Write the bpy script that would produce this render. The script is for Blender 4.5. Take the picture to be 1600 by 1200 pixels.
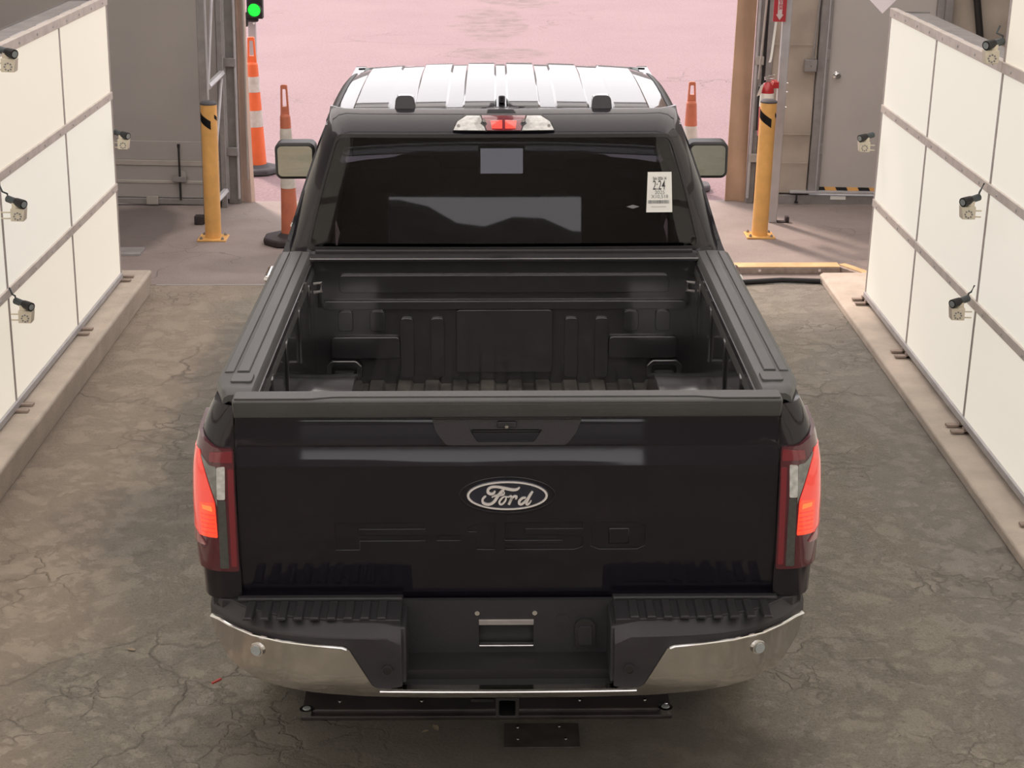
import bpy, bmesh, math, random
from mathutils import Vector, Matrix
from mathutils.geometry import delaunay_2d_cdt
random.seed(4)
sc = bpy.context.scene
for o in list(bpy.data.objects): bpy.data.objects.remove(o)
R = math.radians
# ------------------------------------------------------------------ camera
cd = bpy.data.cameras.new('camera'); cam = bpy.data.objects.new('camera', cd); sc.collection.objects.link(cam)
cam.location = (-0.045, -4.85, 3.1); cam.rotation_euler = (R(90-18.8), 0, R(-0.6))
cd.sensor_width = 36; cd.lens = 36*2600/1600; cd.clip_end = 500
sc.camera = cam
# ------------------------------------------------------------------ sky, sun, exposure
w = bpy.data.worlds.new('overcast_sky'); sc.world = w; w.use_nodes = True
bg = w.node_tree.nodes['Background']; bg.inputs[0].default_value = (1, 0.955, 0.975, 1); bg.inputs[1].default_value = 2.15
sd = bpy.data.lights.new('sun', 'SUN'); sun = bpy.data.objects.new('sun', sd); sc.collection.objects.link(sun)
sd.energy = 4.0; sd.angle = R(7); sd.color = (1, 0.80, 0.70)
sun.rotation_euler = Vector((0.47, -0.88, -0.90)).to_track_quat('-Z', 'Y').to_euler()
sc.view_settings.view_transform = 'Standard'; sc.view_settings.look = 'None'
sc.view_settings.exposure = 0.0; sc.view_settings.gamma = 1; sc.view_settings.use_curve_mapping = False
# ------------------------------------------------------------------ materials
def lin(c): return tuple(((v/255+0.055)/1.055)**2.4 if v > 10 else v/255/12.92 for v in c)
def mat(name, col, rough=0.5, metal=0.0, coat=0.0, var=0.0, scale=8.0, bump=0.0, bscale=60.0, emit=None, es=0.0, spec=0.5, col2=None):
    m = bpy.data.materials.new(name); m.use_nodes = True
    nt = m.node_tree; b = nt.nodes['Principled BSDF']
    b.inputs['Base Color'].default_value = (*col, 1); b.inputs['Roughness'].default_value = rough
    b.inputs['Metallic'].default_value = metal; b.inputs['Coat Weight'].default_value = coat; b.inputs['Coat Roughness'].default_value = 0.03
    b.inputs['Specular IOR Level'].default_value = spec
    tc = nt.nodes.new('ShaderNodeTexCoord')
    if var or col2:
        n = nt.nodes.new('ShaderNodeTexNoise'); n.inputs['Scale'].default_value = scale; n.inputs['Detail'].default_value = 6
        r = nt.nodes.new('ShaderNodeValToRGB'); r.color_ramp.elements[0].position = 0.3; r.color_ramp.elements[1].position = 0.7
        c2 = col2 or tuple(min(1, c*(1+var)) for c in col)
        r.color_ramp.elements[0].color = (*[c*(1-var) for c in col], 1); r.color_ramp.elements[1].color = (*c2, 1)
        nt.links.new(tc.outputs['Object'], n.inputs['Vector']); nt.links.new(n.outputs['Fac'], r.inputs['Fac'])
        nt.links.new(r.outputs['Color'], b.inputs['Base Color'])
    if bump:
        n2 = nt.nodes.new('ShaderNodeTexNoise'); n2.inputs['Scale'].default_value = bscale; n2.inputs['Detail'].default_value = 4
        bp = nt.nodes.new('ShaderNodeBump'); bp.inputs['Strength'].default_value = bump; bp.inputs['Distance'].default_value = 0.01
        nt.links.new(tc.outputs['Object'], n2.inputs['Vector']); nt.links.new(n2.outputs['Fac'], bp.inputs['Height'])
        nt.links.new(bp.outputs['Normal'], b.inputs['Normal'])
    if emit:
        b.inputs['Emission Color'].default_value = (*emit, 1); b.inputs['Emission Strength'].default_value = es
    return m
M = {}
M['paint'] = mat('black_paint', (.0065, .0052, .0095), .35, coat=.9, spec=0.1)
M['cap'] = mat('rail_plastic', (.070, .071, .070), .42, var=.06, scale=5, bump=.15, bscale=400)
M['step'] = mat('step_plastic', (.020, .0185, .022), .5, bump=.2, bscale=350)
M['liner'] = mat('bed_black', (.017, .0145, .018), .4, var=.2, scale=14)
M['liner'].node_tree.nodes['Principled BSDF'].inputs['Coat Weight'].default_value = 1
M['liner'].node_tree.nodes['Principled BSDF'].inputs['Coat IOR'].default_value = 1.9
M['liner'].node_tree.nodes['Principled BSDF'].inputs['Coat Roughness'].default_value = .12
M['dark'] = mat('dark_plastic', (.016, .015, .016), .45)
M['bedfloor'] = mat('bed_floor_dusty', (.02, .019, .018), .6, col2=(.10, .092, .08), var=.2, scale=9)
M['chrome'] = mat('chrome', (.60, .585, .56), .10, metal=1, var=.10, scale=5)
M['bright'] = mat('bright_chrome', (.8, .8, .8), .12, metal=1)
M['rubber'] = mat('rubber', (.02, .02, .022), .75)
M['cab_trim'] = mat('cab_trim', (.03, .028, .03), .7)
M['seat'] = mat('seat_cloth', (.05, .045, .045), .85)
M['red_dark'] = mat('dark_red_lens', (.07, .006, .014), .2, coat=1)
M['red_mid'] = mat('red_lens', (.17, .012, .022), .15, coat=1)
M['red_lit'] = mat('lit_red_lens', (.75, .05, .03), .2, coat=1, emit=(1, .06, .05), es=.30)
M['red_block'] = mat('lit_block_lens', (.8, .06, .02), .25, coat=1, emit=(1, .075, .03), es=.62)
M['amber_lit'] = mat('lit_filament', (1, .2, .05), .3, emit=(1, .17, .05), es=.8)
M['clear'] = mat('clear_lens', (.17, .175, .165), .12, coat=1, var=.3, scale=40)
M['smoke'] = mat('smoked_lens', (.055, .058, .055), .15, coat=1, var=.15, scale=60)
M['white_lens'] = mat('white_lens', (.5, .5, .48), .12, coat=1, var=.25, scale=50)
M['pink_refl'] = mat('side_reflector', (.32, .13, .13), .2, coat=1)
M['blue'] = mat('emblem_blue', (.006, .008, .022), .25, coat=1)
M['silver'] = mat('emblem_silver', (.72, .69, .67), .3, metal=.2)
M['paper'] = mat('paper_white', (.84, .84, .79), .6)
M['card'] = mat('card_pink_lit', (.88, .80, .84), .6)  # outdoor light and its pink cast put into the white
M['ink'] = mat('ink', (.05, .05, .055), .6)
M['ink_grey'] = mat('ink_grey', (.20, .20, .21), .6)
M['screen'] = mat('dash_screen', (.05, .05, .05), .3, emit=(.60, .62, .60), es=3.4)
M['mirror'] = mat('mirror_glass', (.72, .78, .74), .02, metal=1)
M['galv'] = mat('grey_steel', (.28, .262, .255), .5, metal=.2, var=.15, scale=12)
M['lightsteel'] = mat('pale_steel', (.46, .45, .46), .45, metal=.2, var=.1)
M['rail'] = mat('panel_rail_metal', (.60, .54, .49), .5, metal=.0, var=.12, scale=9)
M['post'] = mat('panel_post_metal', (.42, .38, .36), .5, var=.1)
M['concrete'] = mat('curb_concrete', (.50, .43, .36), .85, var=.13, scale=6, bump=.35, bscale=60)
M['yellow'] = mat('bollard_yellow', (.76, .42, .13), .4, var=.10, scale=9)
M['yellowtop'] = mat('timber_yellow', (.60, .40, .20), .7, var=.2, scale=8)
M['timber'] = mat('timber_side', (.34, .27, .23), .8, var=.2, scale=20)
M['black'] = mat('black_matte', (.012, .012, .013), .6)
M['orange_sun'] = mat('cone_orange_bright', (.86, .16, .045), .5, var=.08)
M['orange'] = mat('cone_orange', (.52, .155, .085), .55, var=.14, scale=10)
M['white_band'] = mat('reflective_white', (.62, .58, .53), .4, var=.15, scale=16)
M['grey_base'] = mat('rubber_base_grey', (.075, .072, .078), .8, var=.2)
M['brown_base'] = mat('rubber_base_brown', (.04, .03, .032), .8, var=.25)
M['green_on'] = mat('green_signal', (.0, .5, .05), .3, emit=(.01, 1, .05), es=1.0)
M['red_ext'] = mat('extinguisher_red', (.45, .02, .025), .25, coat=.6)
M['signred'] = mat('sign_red', (.42, .03, .04), .5)
M['signwhite'] = mat('sign_white', (.6, .52, .52), .5)
M['cream'] = mat('camera_cream', (.66, .60, .48), .5)
M['cable'] = mat('cable_grey', (.06, .075, .08), .5)
M['wallgrey'] = mat('wall_grey_cloth', (.38, .355, .335), .9, var=.05, scale=1.5, bump=.15, bscale=5)
M['tarp'] = mat('tarp_beige', (.42, .36, .30), .7, var=.16, scale=3, bump=.5, bscale=4)
M['door'] = mat('door_paint', (.50, .47, .445), .55, var=.04, scale=2)
M['wallband'] = mat('wall_pale_band', (.40, .365, .33), .8, var=.08)
M['tan'] = mat('jamb_tan_bounce', (.46, .30, .20), .75, var=.12, scale=3, bump=.3, bscale=6)  # tan of sunlit ground bounce put into the colour
M['jamb_pale_lit'] = mat('jamb_pale_lit', (.66, .50, .42), .75, var=.12, scale=3, bump=.3, bscale=6)  # paler copy for the strip the sun misses; brightness put into colour
M['roof_in'] = mat('ceiling_dark', (.16, .155, .15), .9)
M['plate'] = mat('floor_plate_steel', (.07, .062, .060), .5, metal=.3, var=.3, scale=15)
M['scan'] = mat('scanner_black', (.038, .032, .033), .45, var=.35, scale=7)
M['glass_lens'] = mat('lens_glass', (.3, .33, .33), .08, coat=1)
M['leaf'] = mat('dry_leaf', (.30, .24, .17), .8)
M['scrapred'] = mat('scrap_red', (.45, .06, .05), .6)
M['rear_dark'] = mat('darkened_rear_ground', (.09, .085, .085), .8, var=.2, scale=.5)  # unseen rear ground, made dark so its mirror image stays black
M['hill'] = mat('hill_scrub', (.06, .05, .045), .95, var=.3, scale=.3)
def glass(name, tint, t):
    m = bpy.data.materials.new(name); m.use_nodes = True; nt = m.node_tree
    for n in list(nt.nodes):
        if n.type != 'OUTPUT_MATERIAL': nt.nodes.remove(n)
    out = nt.nodes['Material Output']
    tr = nt.nodes.new('ShaderNodeBsdfTransparent'); tr.inputs[0].default_value = (*tint, 1)
    gl = nt.nodes.new('ShaderNodeBsdfGlossy'); gl.inputs['Roughness'].default_value = .015; gl.inputs[0].default_value = (1, 1, 1, 1)
    fr = nt.nodes.new('ShaderNodeFresnel'); fr.inputs[0].default_value = 1.5
    mx = nt.nodes.new('ShaderNodeMixShader')
    nt.links.new(fr.outputs[0], mx.inputs[0]); nt.links.new(tr.outputs[0], mx.inputs[1]); nt.links.new(gl.outputs[0], mx.inputs[2])
    nt.links.new(mx.outputs[0], out.inputs['Surface'])
    return m
M['tint_glass'] = glass('privacy_glass', (.24, .23, .25), 1)
M['screen_glass'] = glass('windscreen_glass', (.50, .52, .51), 1)
M['clear_glass'] = glass('clear_glass', (.85, .88, .86), 1)
def cloth(name, c, t):
    m = bpy.data.materials.new(name); m.use_nodes = True; nt = m.node_tree
    nt.nodes.remove(nt.nodes['Principled BSDF']); out = nt.nodes['Material Output']
    a = nt.nodes.new('ShaderNodeBsdfTranslucent'); a.inputs[0].default_value = (*c, 1)
    b = nt.nodes.new('ShaderNodeBsdfDiffuse'); b.inputs[0].default_value = (*c, 1)
    x = nt.nodes.new('ShaderNodeMixShader'); x.inputs[0].default_value = t
    nt.links.new(b.outputs[0], x.inputs[1]); nt.links.new(a.outputs[0], x.inputs[2]); nt.links.new(x.outputs[0], out.inputs['Surface']); return m
M['roof_cloth'] = cloth('translucent_roof_cloth', (.82, .825, .795), .63)
def panel_mat(name, c):
    return mat(name, tuple(.45*v for v in c), .7, emit=c, es=.57)
M['panel_a'] = panel_mat('lit_panel_warm', (1.0, .91, .77))
M['panel_b'] = panel_mat('lit_panel_neutral', (1.0, .925, .80))
M['panel_c'] = panel_mat('lit_panel_cool', (.985, .93, .82))

def ground_mat(name, kind):
    m = bpy.data.materials.new(name); m.use_nodes = True; nt = m.node_tree; L = nt.links.new
    b = nt.nodes['Principled BSDF']; b.inputs['Roughness'].default_value = .85; b.inputs['Specular IOR Level'].default_value = .3
    tc = nt.nodes.new('ShaderNodeTexCoord'); P = tc.outputs['Object']
    def noise(s, d=6, rough=.6, dist=0.0, vec=None):
        n = nt.nodes.new('ShaderNodeTexNoise'); n.inputs['Scale'].default_value = s; n.inputs['Detail'].default_value = d
        n.inputs['Roughness'].default_value = rough; n.inputs['Distortion'].default_value = dist; L(vec or P, n.inputs['Vector']); return n.outputs['Fac']
    def ramp(f, p0, p1, c0=(0, 0, 0), c1=(1, 1, 1)):
        r = nt.nodes.new('ShaderNodeValToRGB'); e = r.color_ramp.elements
        e[0].position = p0; e[1].position = p1; e[0].color = (*c0, 1); e[1].color = (*c1, 1); L(f, r.inputs['Fac']); return r.outputs['Color']
    def mix(f, a, c, mode='MIX'):
        x = nt.nodes.new('ShaderNodeMix'); x.data_type = 'RGBA'; x.blend_type = mode
        if isinstance(f, float): x.inputs[0].default_value = f
        else: L(f, x.inputs[0])
        for i, v in ((6, a), (7, c)):
            if isinstance(v, tuple): x.inputs[i].default_value = (*v, 1)
            else: L(v, x.inputs[i])
        return x.outputs[2]
    def math_(op, a, c=None, clamp=False):
        x = nt.nodes.new('ShaderNodeMath'); x.operation = op; x.use_clamp = clamp
        for i, v in ((0, a), (1, c)):
            if v is None: continue
            if isinstance(v, (int, float)): x.inputs[i].default_value = v
            else: L(v, x.inputs[i])
        return x.outputs[0]
    sx = nt.nodes.new('ShaderNodeSeparateXYZ'); L(P, sx.inputs[0]); X, Y = sx.outputs[0], sx.outputs[1]
    def blob(cx, cy, rx, ry, wob=.5, ns=2.2):      # soft-edged stain of its own shape
        dx = math_('DIVIDE', math_('SUBTRACT', X, cx), rx); dy = math_('DIVIDE', math_('SUBTRACT', Y, cy), ry)
        d = math_('SQRT', math_('ADD', math_('MULTIPLY', dx, dx), math_('MULTIPLY', dy, dy)))
        d = math_('ADD', d, math_('MULTIPLY', math_('SUBTRACT', noise(ns, 5), .5), wob*2))
        return ramp(d, .75, 1.15, (1, 1, 1), (0, 0, 0))
    def cracks(scale, width, dist=.25, rx=1.0):
        nv = nt.nodes.new('ShaderNodeTexNoise'); nv.inputs['Scale'].default_value = scale*1.6; nv.inputs['Detail'].default_value = 6; L(P, nv.inputs['Vector'])
        va = nt.nodes.new('ShaderNodeVectorMath'); va.operation = 'MULTIPLY_ADD'; L(nv.outputs['Color'], va.inputs[0])
        va.inputs[1].default_value = (dist*2/scale*1.5,)*3; L(P, va.inputs[2])
        v = nt.nodes.new('ShaderNodeTexVoronoi'); v.feature = 'DISTANCE_TO_EDGE'; v.inputs['Scale'].default_value = scale; L(va.outputs[0], v.inputs['Vector'])
        return ramp(v.outputs['Distance'], 0, width, (1, 1, 1), (0, 0, 0))
    if kind == 'asphalt':
        col = mix(ramp(noise(1.1, 8, .65), .35, .68), (.212, .192, .155), (.292, .264, .215))
        col = mix(ramp(noise(3.5, 8, .7, .6), .52, .72), col, (.21, .19, .165))
        grit = noise(95, 3, .8)
        col = mix(math_('MULTIPLY', ramp(grit, .40, .66), .55), col, (.375, .348, .295))
        col = mix(math_('MULTIPLY', ramp(noise(55, 3, .8), .55, .68), .6), col, (.135, .122, .108))
        col = mix(math_('MULTIPLY', ramp(noise(9, 9, .8, .3), .55, .70), .5), col, (.15, .135, .115))
        dl = math_('ADD', math_('MULTIPLY', math_('SUBTRACT', noise(1.4, 6), .5), 1.1), math_('MULTIPLY', X, -1))
        dust = ramp(math_('SUBTRACT', dl, 1.0), .62, .95)
        col = mix(math_('MULTIPLY', dust, .85), col, (.39, .32, .255))
        dl2 = math_('ADD', math_('MULTIPLY', math_('SUBTRACT', noise(1.7, 6), .5), 1.2), X)
        col = mix(math_('MULTIPLY', ramp(math_('SUBTRACT', dl2, 1.0), .75, 1.0), .5), col, (.26, .24, .218))
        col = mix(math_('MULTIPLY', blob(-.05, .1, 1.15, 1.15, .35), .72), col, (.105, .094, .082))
        col = mix(math_('MULTIPLY', blob(-2.2, .3, .3, .8, .3), .5), col, (.20, .19, .185))
        for bx, by, ax, ay in ((-1.6, 4.5, .3, 1.3), (-1.45, 3.0, .25, .7), (-1.75, 2.3, .4, .5)):
            col = mix(math_('MULTIPLY', blob(bx, by, ax, ay, .6, 3.5), .35), col, (.15, .14, .13))
        reg = ramp(noise(.8, 4, .5), .50, .64)
        ck = math_('MULTIPLY', cracks(1.15, .022, .35), reg)
        ck2 = math_('MULTIPLY', cracks(4.5, .05, .5), ramp(noise(1.0, 4, .5, 0, None), .50, .62))
        ck = math_('MAXIMUM', ck, math_('MULTIPLY', ck2, .75))
        col = mix(math_('MULTIPLY', ck, .45), col, (.09, .08, .07))
        lay = noise(3.2, 10, .75, .15)
        ht = math_('ADD', math_('MULTIPLY', grit, .5), math_('MULTIPLY', ramp(lay, .46, .56), .35))
        ht = math_('SUBTRACT', ht, math_('MULTIPLY', ck, .8)); st, ds = .9, .016
    elif kind == 'apron':
        col = mix(ramp(noise(1.3, 8, .65), .35, .68), (.235, .19, .175), (.335, .28, .258))
        col = mix(math_('MULTIPLY', ramp(noise(80, 3, .8), .35, .72), .5), col, (.36, .31, .29))
        col = mix(math_('MULTIPLY', blob(-2.95, 8.15, .42, .95, .25), .75), col, (.115, .095, .09))
        col = mix(math_('MULTIPLY', blob(-1.5, 7.0, .9, .35, .5), .35), col, (.15, .13, .12))
        ck = math_('MULTIPLY', cracks(1.4, .02, .35), ramp(noise(.9, 4, .5), .5, .62))
        col = mix(math_('MULTIPLY', ck, .5), col, (.10, .085, .08))
        ht = math_('SUBTRACT', noise(70, 4, .7), math_('MULTIPLY', ck, .8)); st, ds = .7, .008
    else:
        col = mix(ramp(noise(.5, 8, .6), .3, .7), (.222, .146, .157), (.262, .176, .188))
        col = mix(math_('MULTIPLY', ramp(noise(38, 3, .8), .42, .62), .6), col, (.33, .235, .245))
        s = math_('MAXIMUM', blob(0, 18.5, .8, .7, .6, 1.6), math_('MAXIMUM', blob(-.1, 22, .6, 2.4, .8, 1.4), blob(.4, 26, .7, 2, .8, 1.4)))
        s = math_('MULTIPLY', s, ramp(noise(3, 6, .7), .40, .62))
        col = mix(math_('MULTIPLY', s, .75), col, (.16, .12, .11))
        ck = math_('MULTIPLY', cracks(.42, .012, .5), ramp(noise(.35, 4, .5), .5, .62))
        col = mix(math_('MULTIPLY', ck, .45), col, (.2, .15, .14))
        ht = math_('SUBTRACT', noise(38, 4, .7), ck); st, ds = .9, .015
    bp = nt.nodes.new('ShaderNodeBump'); bp.inputs['Strength'].default_value = st; bp.inputs['Distance'].default_value = ds
    L(ht, bp.inputs['Height']); L(bp.outputs[0], b.inputs['Normal']); L(col, b.inputs['Base Color'])
    return m
M['asphalt'] = ground_mat('asphalt_dusty', 'asphalt'); M['apron'] = ground_mat('apron_concrete', 'apron'); M['outdoor'] = ground_mat('outdoor_asphalt', 'outdoor')
# ------------------------------------------------------------------ mesh helpers
ORG = Vector((0, 0, 0))          # base of the thing being built; meshes are written in place and moved to it
def link(name, bm, m, parent=None, smooth=40, bevel=0, seg=2):
    bmesh.ops.recalc_face_normals(bm, faces=bm.faces)
    if ORG.length: bmesh.ops.translate(bm, verts=bm.verts, vec=-ORG)
    me = bpy.data.meshes.new(name); bm.to_mesh(me); bm.free()
    me.materials.append(M[m])
    if smooth:
        me.shade_smooth(); me.set_sharp_from_angle(angle=R(smooth))
    o = bpy.data.objects.new(name, me); sc.collection.objects.link(o)
    if parent: o.parent = parent
    elif ORG.length: o.location = ORG
    if bevel:
        b = o.modifiers.new('bevel', 'BEVEL'); b.width = bevel; b.segments = seg; b.limit_method = 'ANGLE'; b.angle_limit = R(35); b.harden_normals = False
    return o
def tag(o, label=None, cat=None, group=None, kind=None):
    for k, v in (('label', label), ('category', cat), ('group', group), ('kind', kind)):
        if v: o[k] = v
    return o
LEAN = 0.021                      # the building's uprights all lean by about one degree
def thing(name, label, cat, loc, group=None, lean=0.0):
    global ORG
    o = bpy.data.objects.new(name, None); o.empty_display_size = .1; sc.collection.objects.link(o)
    o.location = loc; o.rotation_euler = (0, lean, 0); ORG = Vector(loc)
    return tag(o, label, cat, group)
def world():
    global ORG
    ORG = Vector((0, 0, 0))
def B(*boxes):                    # boxes given as (x0,x1,y0,y1,z0,z1)
    bm = bmesh.new()
    for b in boxes: addbox(bm, *b)
    return bm
def addbox(bm, x0, x1, y0, y1, z0, z1, mtx=None):
    vs = [Vector((x, y, z)) for x in (x0, x1) for y in (y0, y1) for z in (z0, z1)]
    if mtx: vs = [mtx @ v for v in vs]
    v = [bm.verts.new(p) for p in vs]
    for f in ((0, 1, 3, 2), (4, 6, 7, 5), (0, 4, 5, 1), (2, 3, 7, 6), (0, 2, 6, 4), (1, 5, 7, 3)): bm.faces.new([v[i] for i in f])
def addtube(bm, pts, r, n=10, cap=True):
    pts = [Vector(p) for p in pts]; rs = r if isinstance(r, (list, tuple)) else [r]*len(pts); rings = []
    for i, p in enumerate(pts):
        d = (pts[min(i+1, len(pts)-1)]-pts[max(i-1, 0)]).normalized()
        a = d.cross(Vector((0, 0, 1)) if abs(d.z) < .9 else Vector((1, 0, 0))).normalized(); c = d.cross(a)
        rings.append([bm.verts.new(p+(a*math.cos(t)+c*math.sin(t))*rs[i]) for t in [2*math.pi*k/n for k in range(n)]])
    for a, c in zip(rings, rings[1:]):
        for k in range(n): bm.faces.new((a[k], a[(k+1) % n], c[(k+1) % n], c[k]))
    if cap: bm.faces.new(rings[0][::-1]); bm.faces.new(rings[-1])
def T(pts, r, n=10):
    bm = bmesh.new(); addtube(bm, pts, r, n); return bm
def lathe(prof, c, n=24, sq=0):   # prof: (radius, z) bottom to top
    bm = bmesh.new(); rings = []
    for r, z in prof:
        rings.append([bm.verts.new((c[0]+r*math.cos(t), c[1]+r*math.sin(t), c[2]+z)) for t in [2*math.pi*k/n for k in range(n)]])
    for a, b in zip(rings, rings[1:]):
        for k in range(n): bm.faces.new((a[k], a[(k+1) % n], b[(k+1) % n], b[k]))
    bm.faces.new(rings[0][::-1]); bm.faces.new(rings[-1]); return bm
def disc(c, axis, r, t, n=20):
    a = Vector(axis).normalized(); c = Vector(c); return T([c, c+a*t], r, n)
def prism(poly, axis, a, b):      # extrude a 2-D outline along an axis
    bm = bmesh.new(); f = {'x': lambda p, w: (w, p[0], p[1]), 'y': lambda p, w: (p[0], w, p[1]), 'z': lambda p, w: (p[0], p[1], w)}[axis]
    v0 = [bm.verts.new(f(p, a)) for p in poly]; v1 = [bm.verts.new(f(p, b)) for p in poly]
    bm.faces.new(v0); bm.faces.new(v1[::-1]); n = len(poly)
    for i in range(n): bm.faces.new((v0[i], v0[(i+1) % n], v1[(i+1) % n], v1[i]))
    return bm
def grid(us, vs, f):
    bm = bmesh.new(); g = [[bm.verts.new(f(u, v)) for u in us] for v in vs]
    for j in range(len(vs)-1):
        for i in range(len(us)-1): bm.faces.new((g[j][i], g[j][i+1], g[j+1][i+1], g[j+1][i]))
    return bm
def thicken(bm, vec):
    r = bmesh.ops.extrude_face_region(bm, geom=list(bm.faces)); bmesh.ops.translate(bm, verts=[v for v in r['geom'] if isinstance(v, bmesh.types.BMVert)], vec=Vector(vec)); return bm
def linspace(a, b, n): return [a+(b-a)*i/(n-1) for i in range(n)]
def lerp(tab, x):
    if x <= tab[0][0]: return tab[0][1]
    for (a, va), (b, vb) in zip(tab, tab[1:]):
        if x <= b: return va+(vb-va)*(x-a)/(b-a)
    return tab[-1][1]
def smooth_tab(tab, x, h=.012): return sum(lerp(tab, x+h*k) for k in (-2, -1, 0, 1, 2))/5
def rrect(x0, x1, y0, y1, r, n=5):
    p = []
    for cx, cy, a0 in ((x1-r, y1-r, 0), (x0+r, y1-r, 90), (x0+r, y0+r, 180), (x1-r, y0+r, 270)):
        for k in range(n+1): p.append((cx+r*math.cos(R(a0+90*k/n)), cy+r*math.sin(R(a0+90*k/n))))
    return p
def rpoly(pts, r, n=4):           # round a polygon's corners
    out = []; N = len(pts)
    for i in range(N):
        p = Vector(pts[i]); a = Vector(pts[i-1]); b = Vector(pts[(i+1) % N])
        da = (a-p); db = (b-p); rr = min(r, da.length*.45, db.length*.45); s = p+da.normalized()*rr; e = p+db.normalized()*rr
        for k in range(n+1):
            t = k/n; q = s*(1-t)**2+p*2*t*(1-t)+e*t*t; out.append((q.x, q.y))
    return out
def ellipse(cx, cy, rx, ry, n=40): return [(cx+rx*math.cos(2*math.pi*k/n), cy+ry*math.sin(2*math.pi*k/n)) for k in range(n)]
def plate(outer, holes, f, thick, step=None, crease=()):   # sheet with holes; f(u,v,w) maps the flat outline to space, w runs into the sheet
    def dens(P):
        if not step: return [Vector(p) for p in P]
        q = []
        for i in range(len(P)):
            a, b = Vector(P[i]), Vector(P[(i+1) % len(P)]); n = max(1, int((b-a).length/step+.5))
            q += [a+(b-a)*k/n for k in range(n)]
        return q
    loops = [dens(outer)]+[dens(h) for h in holes]; vs = []; es = []
    for lp in loops:
        s = len(vs); vs += lp; es += [(s+i, s+(i+1) % len(lp)) for i in range(len(lp))]
    for (ca, cb_, cz) in crease:
        n = max(2, int((cb_-ca)/.1)); s = len(vs); vs += [Vector((ca+(cb_-ca)*i/n, cz)) for i in range(n+1)]; es += [(s+i, s+i+1) for i in range(n)]
    def inside(p):
        c = False
        for lp in loops:
            for i in range(len(lp)):
                a, b = lp[i], lp[i-1]
                if (a.y > p.y) != (b.y > p.y) and p.x < (b.x-a.x)*(p.y-a.y)/(b.y-a.y)+a.x: c = not c
        return c
    if step:
        x0 = min(v.x for v in loops[0]); x1 = max(v.x for v in loops[0]); y0 = min(v.y for v in loops[0]); y1 = max(v.y for v in loops[0])
        nx = int((x1-x0)/step); ny = int((y1-y0)/step); bd = list(vs)
        for i in range(1, nx+1):
            for j in range(1, ny+1):
                p = Vector((x0+(x1-x0)*i/(nx+1), y0+(y1-y0)*j/(ny+1)))
                if inside(p) and min((p-b).length_squared for b in bd) > (step*.35)**2: vs.append(p)
    V, E_, F = delaunay_2d_cdt([Vector((v[0], v[1])) for v in vs], es, [], 0, 1e-7)[:3]
    F = [t for t in F if inside(sum((V[i] for i in t), Vector((0, 0)))/3)]
    bm = bmesh.new(); top = {}; bot = {}; cnt = {}
    for t in F:
        for i in t:
            if i not in top:
                top[i] = bm.verts.new(f(V[i].x, V[i].y, 0))
                if thick: bot[i] = bm.verts.new(f(V[i].x, V[i].y, thick))
        for a, b in zip(t, t[1:]+t[:1]): cnt[(min(a, b), max(a, b))] = cnt.get((min(a, b), max(a, b)), 0)+1
        bm.faces.new([top[i] for i in t])
        if thick: bm.faces.new([bot[i] for i in t][::-1])
    if thick:
        for (a, b), n in cnt.items():
            if n == 1: bm.faces.new((top[a], top[b], bot[b], bot[a]))
    return bm
def ribbon(bm, pts, ws, f, w0, w1, n=6):        # brush stroke of varying width lying on a surface
    P = [Vector(p) for p in pts]; C = []
    for i in range(len(P)-1):
        p0, p1, p2, p3 = P[max(i-1, 0)], P[i], P[i+1], P[min(i+2, len(P)-1)]
        for k in range(n):
            t = k/n; C.append((.5*((2*p1)+(p2-p0)*t+(2*p0-5*p1+4*p2-p3)*t*t+(3*p1-p0-3*p2+p3)*t**3), ws[i]+(ws[i+1]-ws[i])*t))
    C.append((P[-1], ws[-1])); rows = []
    for i, (p, wd) in enumerate(C):
        d = (C[min(i+1, len(C)-1)][0]-C[max(i-1, 0)][0]).normalized(); nn = Vector((-d.y, d.x))*wd/2
        a, b = p+nn, p-nn
        rows.append([bm.verts.new(f(a.x, a.y, w0)), bm.verts.new(f(b.x, b.y, w0)), bm.verts.new(f(b.x, b.y, w1)), bm.verts.new(f(a.x, a.y, w1))])
    for r0, r1 in zip(rows, rows[1:]):
        for k in range(4): bm.faces.new((r0[k], r0[(k+1) % 4], r1[(k+1) % 4], r1[k]))
    bm.faces.new(rows[0]); bm.faces.new(rows[-1][::-1])
def text_bm(s, size, xscale=1.0, bold=0.0, spacing=1.0):   # lettering as a mesh, centred at the origin in the xy plane
    c = bpy.data.curves.new('lettering', 'FONT'); c.body = s; c.size = size; c.align_x = 'CENTER'; c.align_y = 'CENTER'; c.offset = bold; c.space_character = spacing; c.resolution_u = 3
    o = bpy.data.objects.new('lettering', c); sc.collection.objects.link(o); bpy.context.view_layer.update()
    me = bpy.data.meshes.new_from_object(o.evaluated_get(bpy.context.evaluated_depsgraph_get()))
    bpy.data.objects.remove(o); bpy.data.curves.remove(c)
    bm = bmesh.new(); bm.from_mesh(me); bpy.data.meshes.remove(me)
    for v in bm.verts: v.co.x *= xscale
    return bm
def copy_thing(o, loc, label):
    c = o.copy(); sc.collection.objects.link(c); c.location = loc; c['label'] = label
    def rec(src, dst):
        for ch in src.children:
            k = ch.copy(); sc.collection.objects.link(k); k.parent = dst; rec(ch, k)
    rec(o, c); return c
def S(name, bm, m, smooth=40): return tag(link(name, bm, m, None, smooth), kind='structure')
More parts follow.
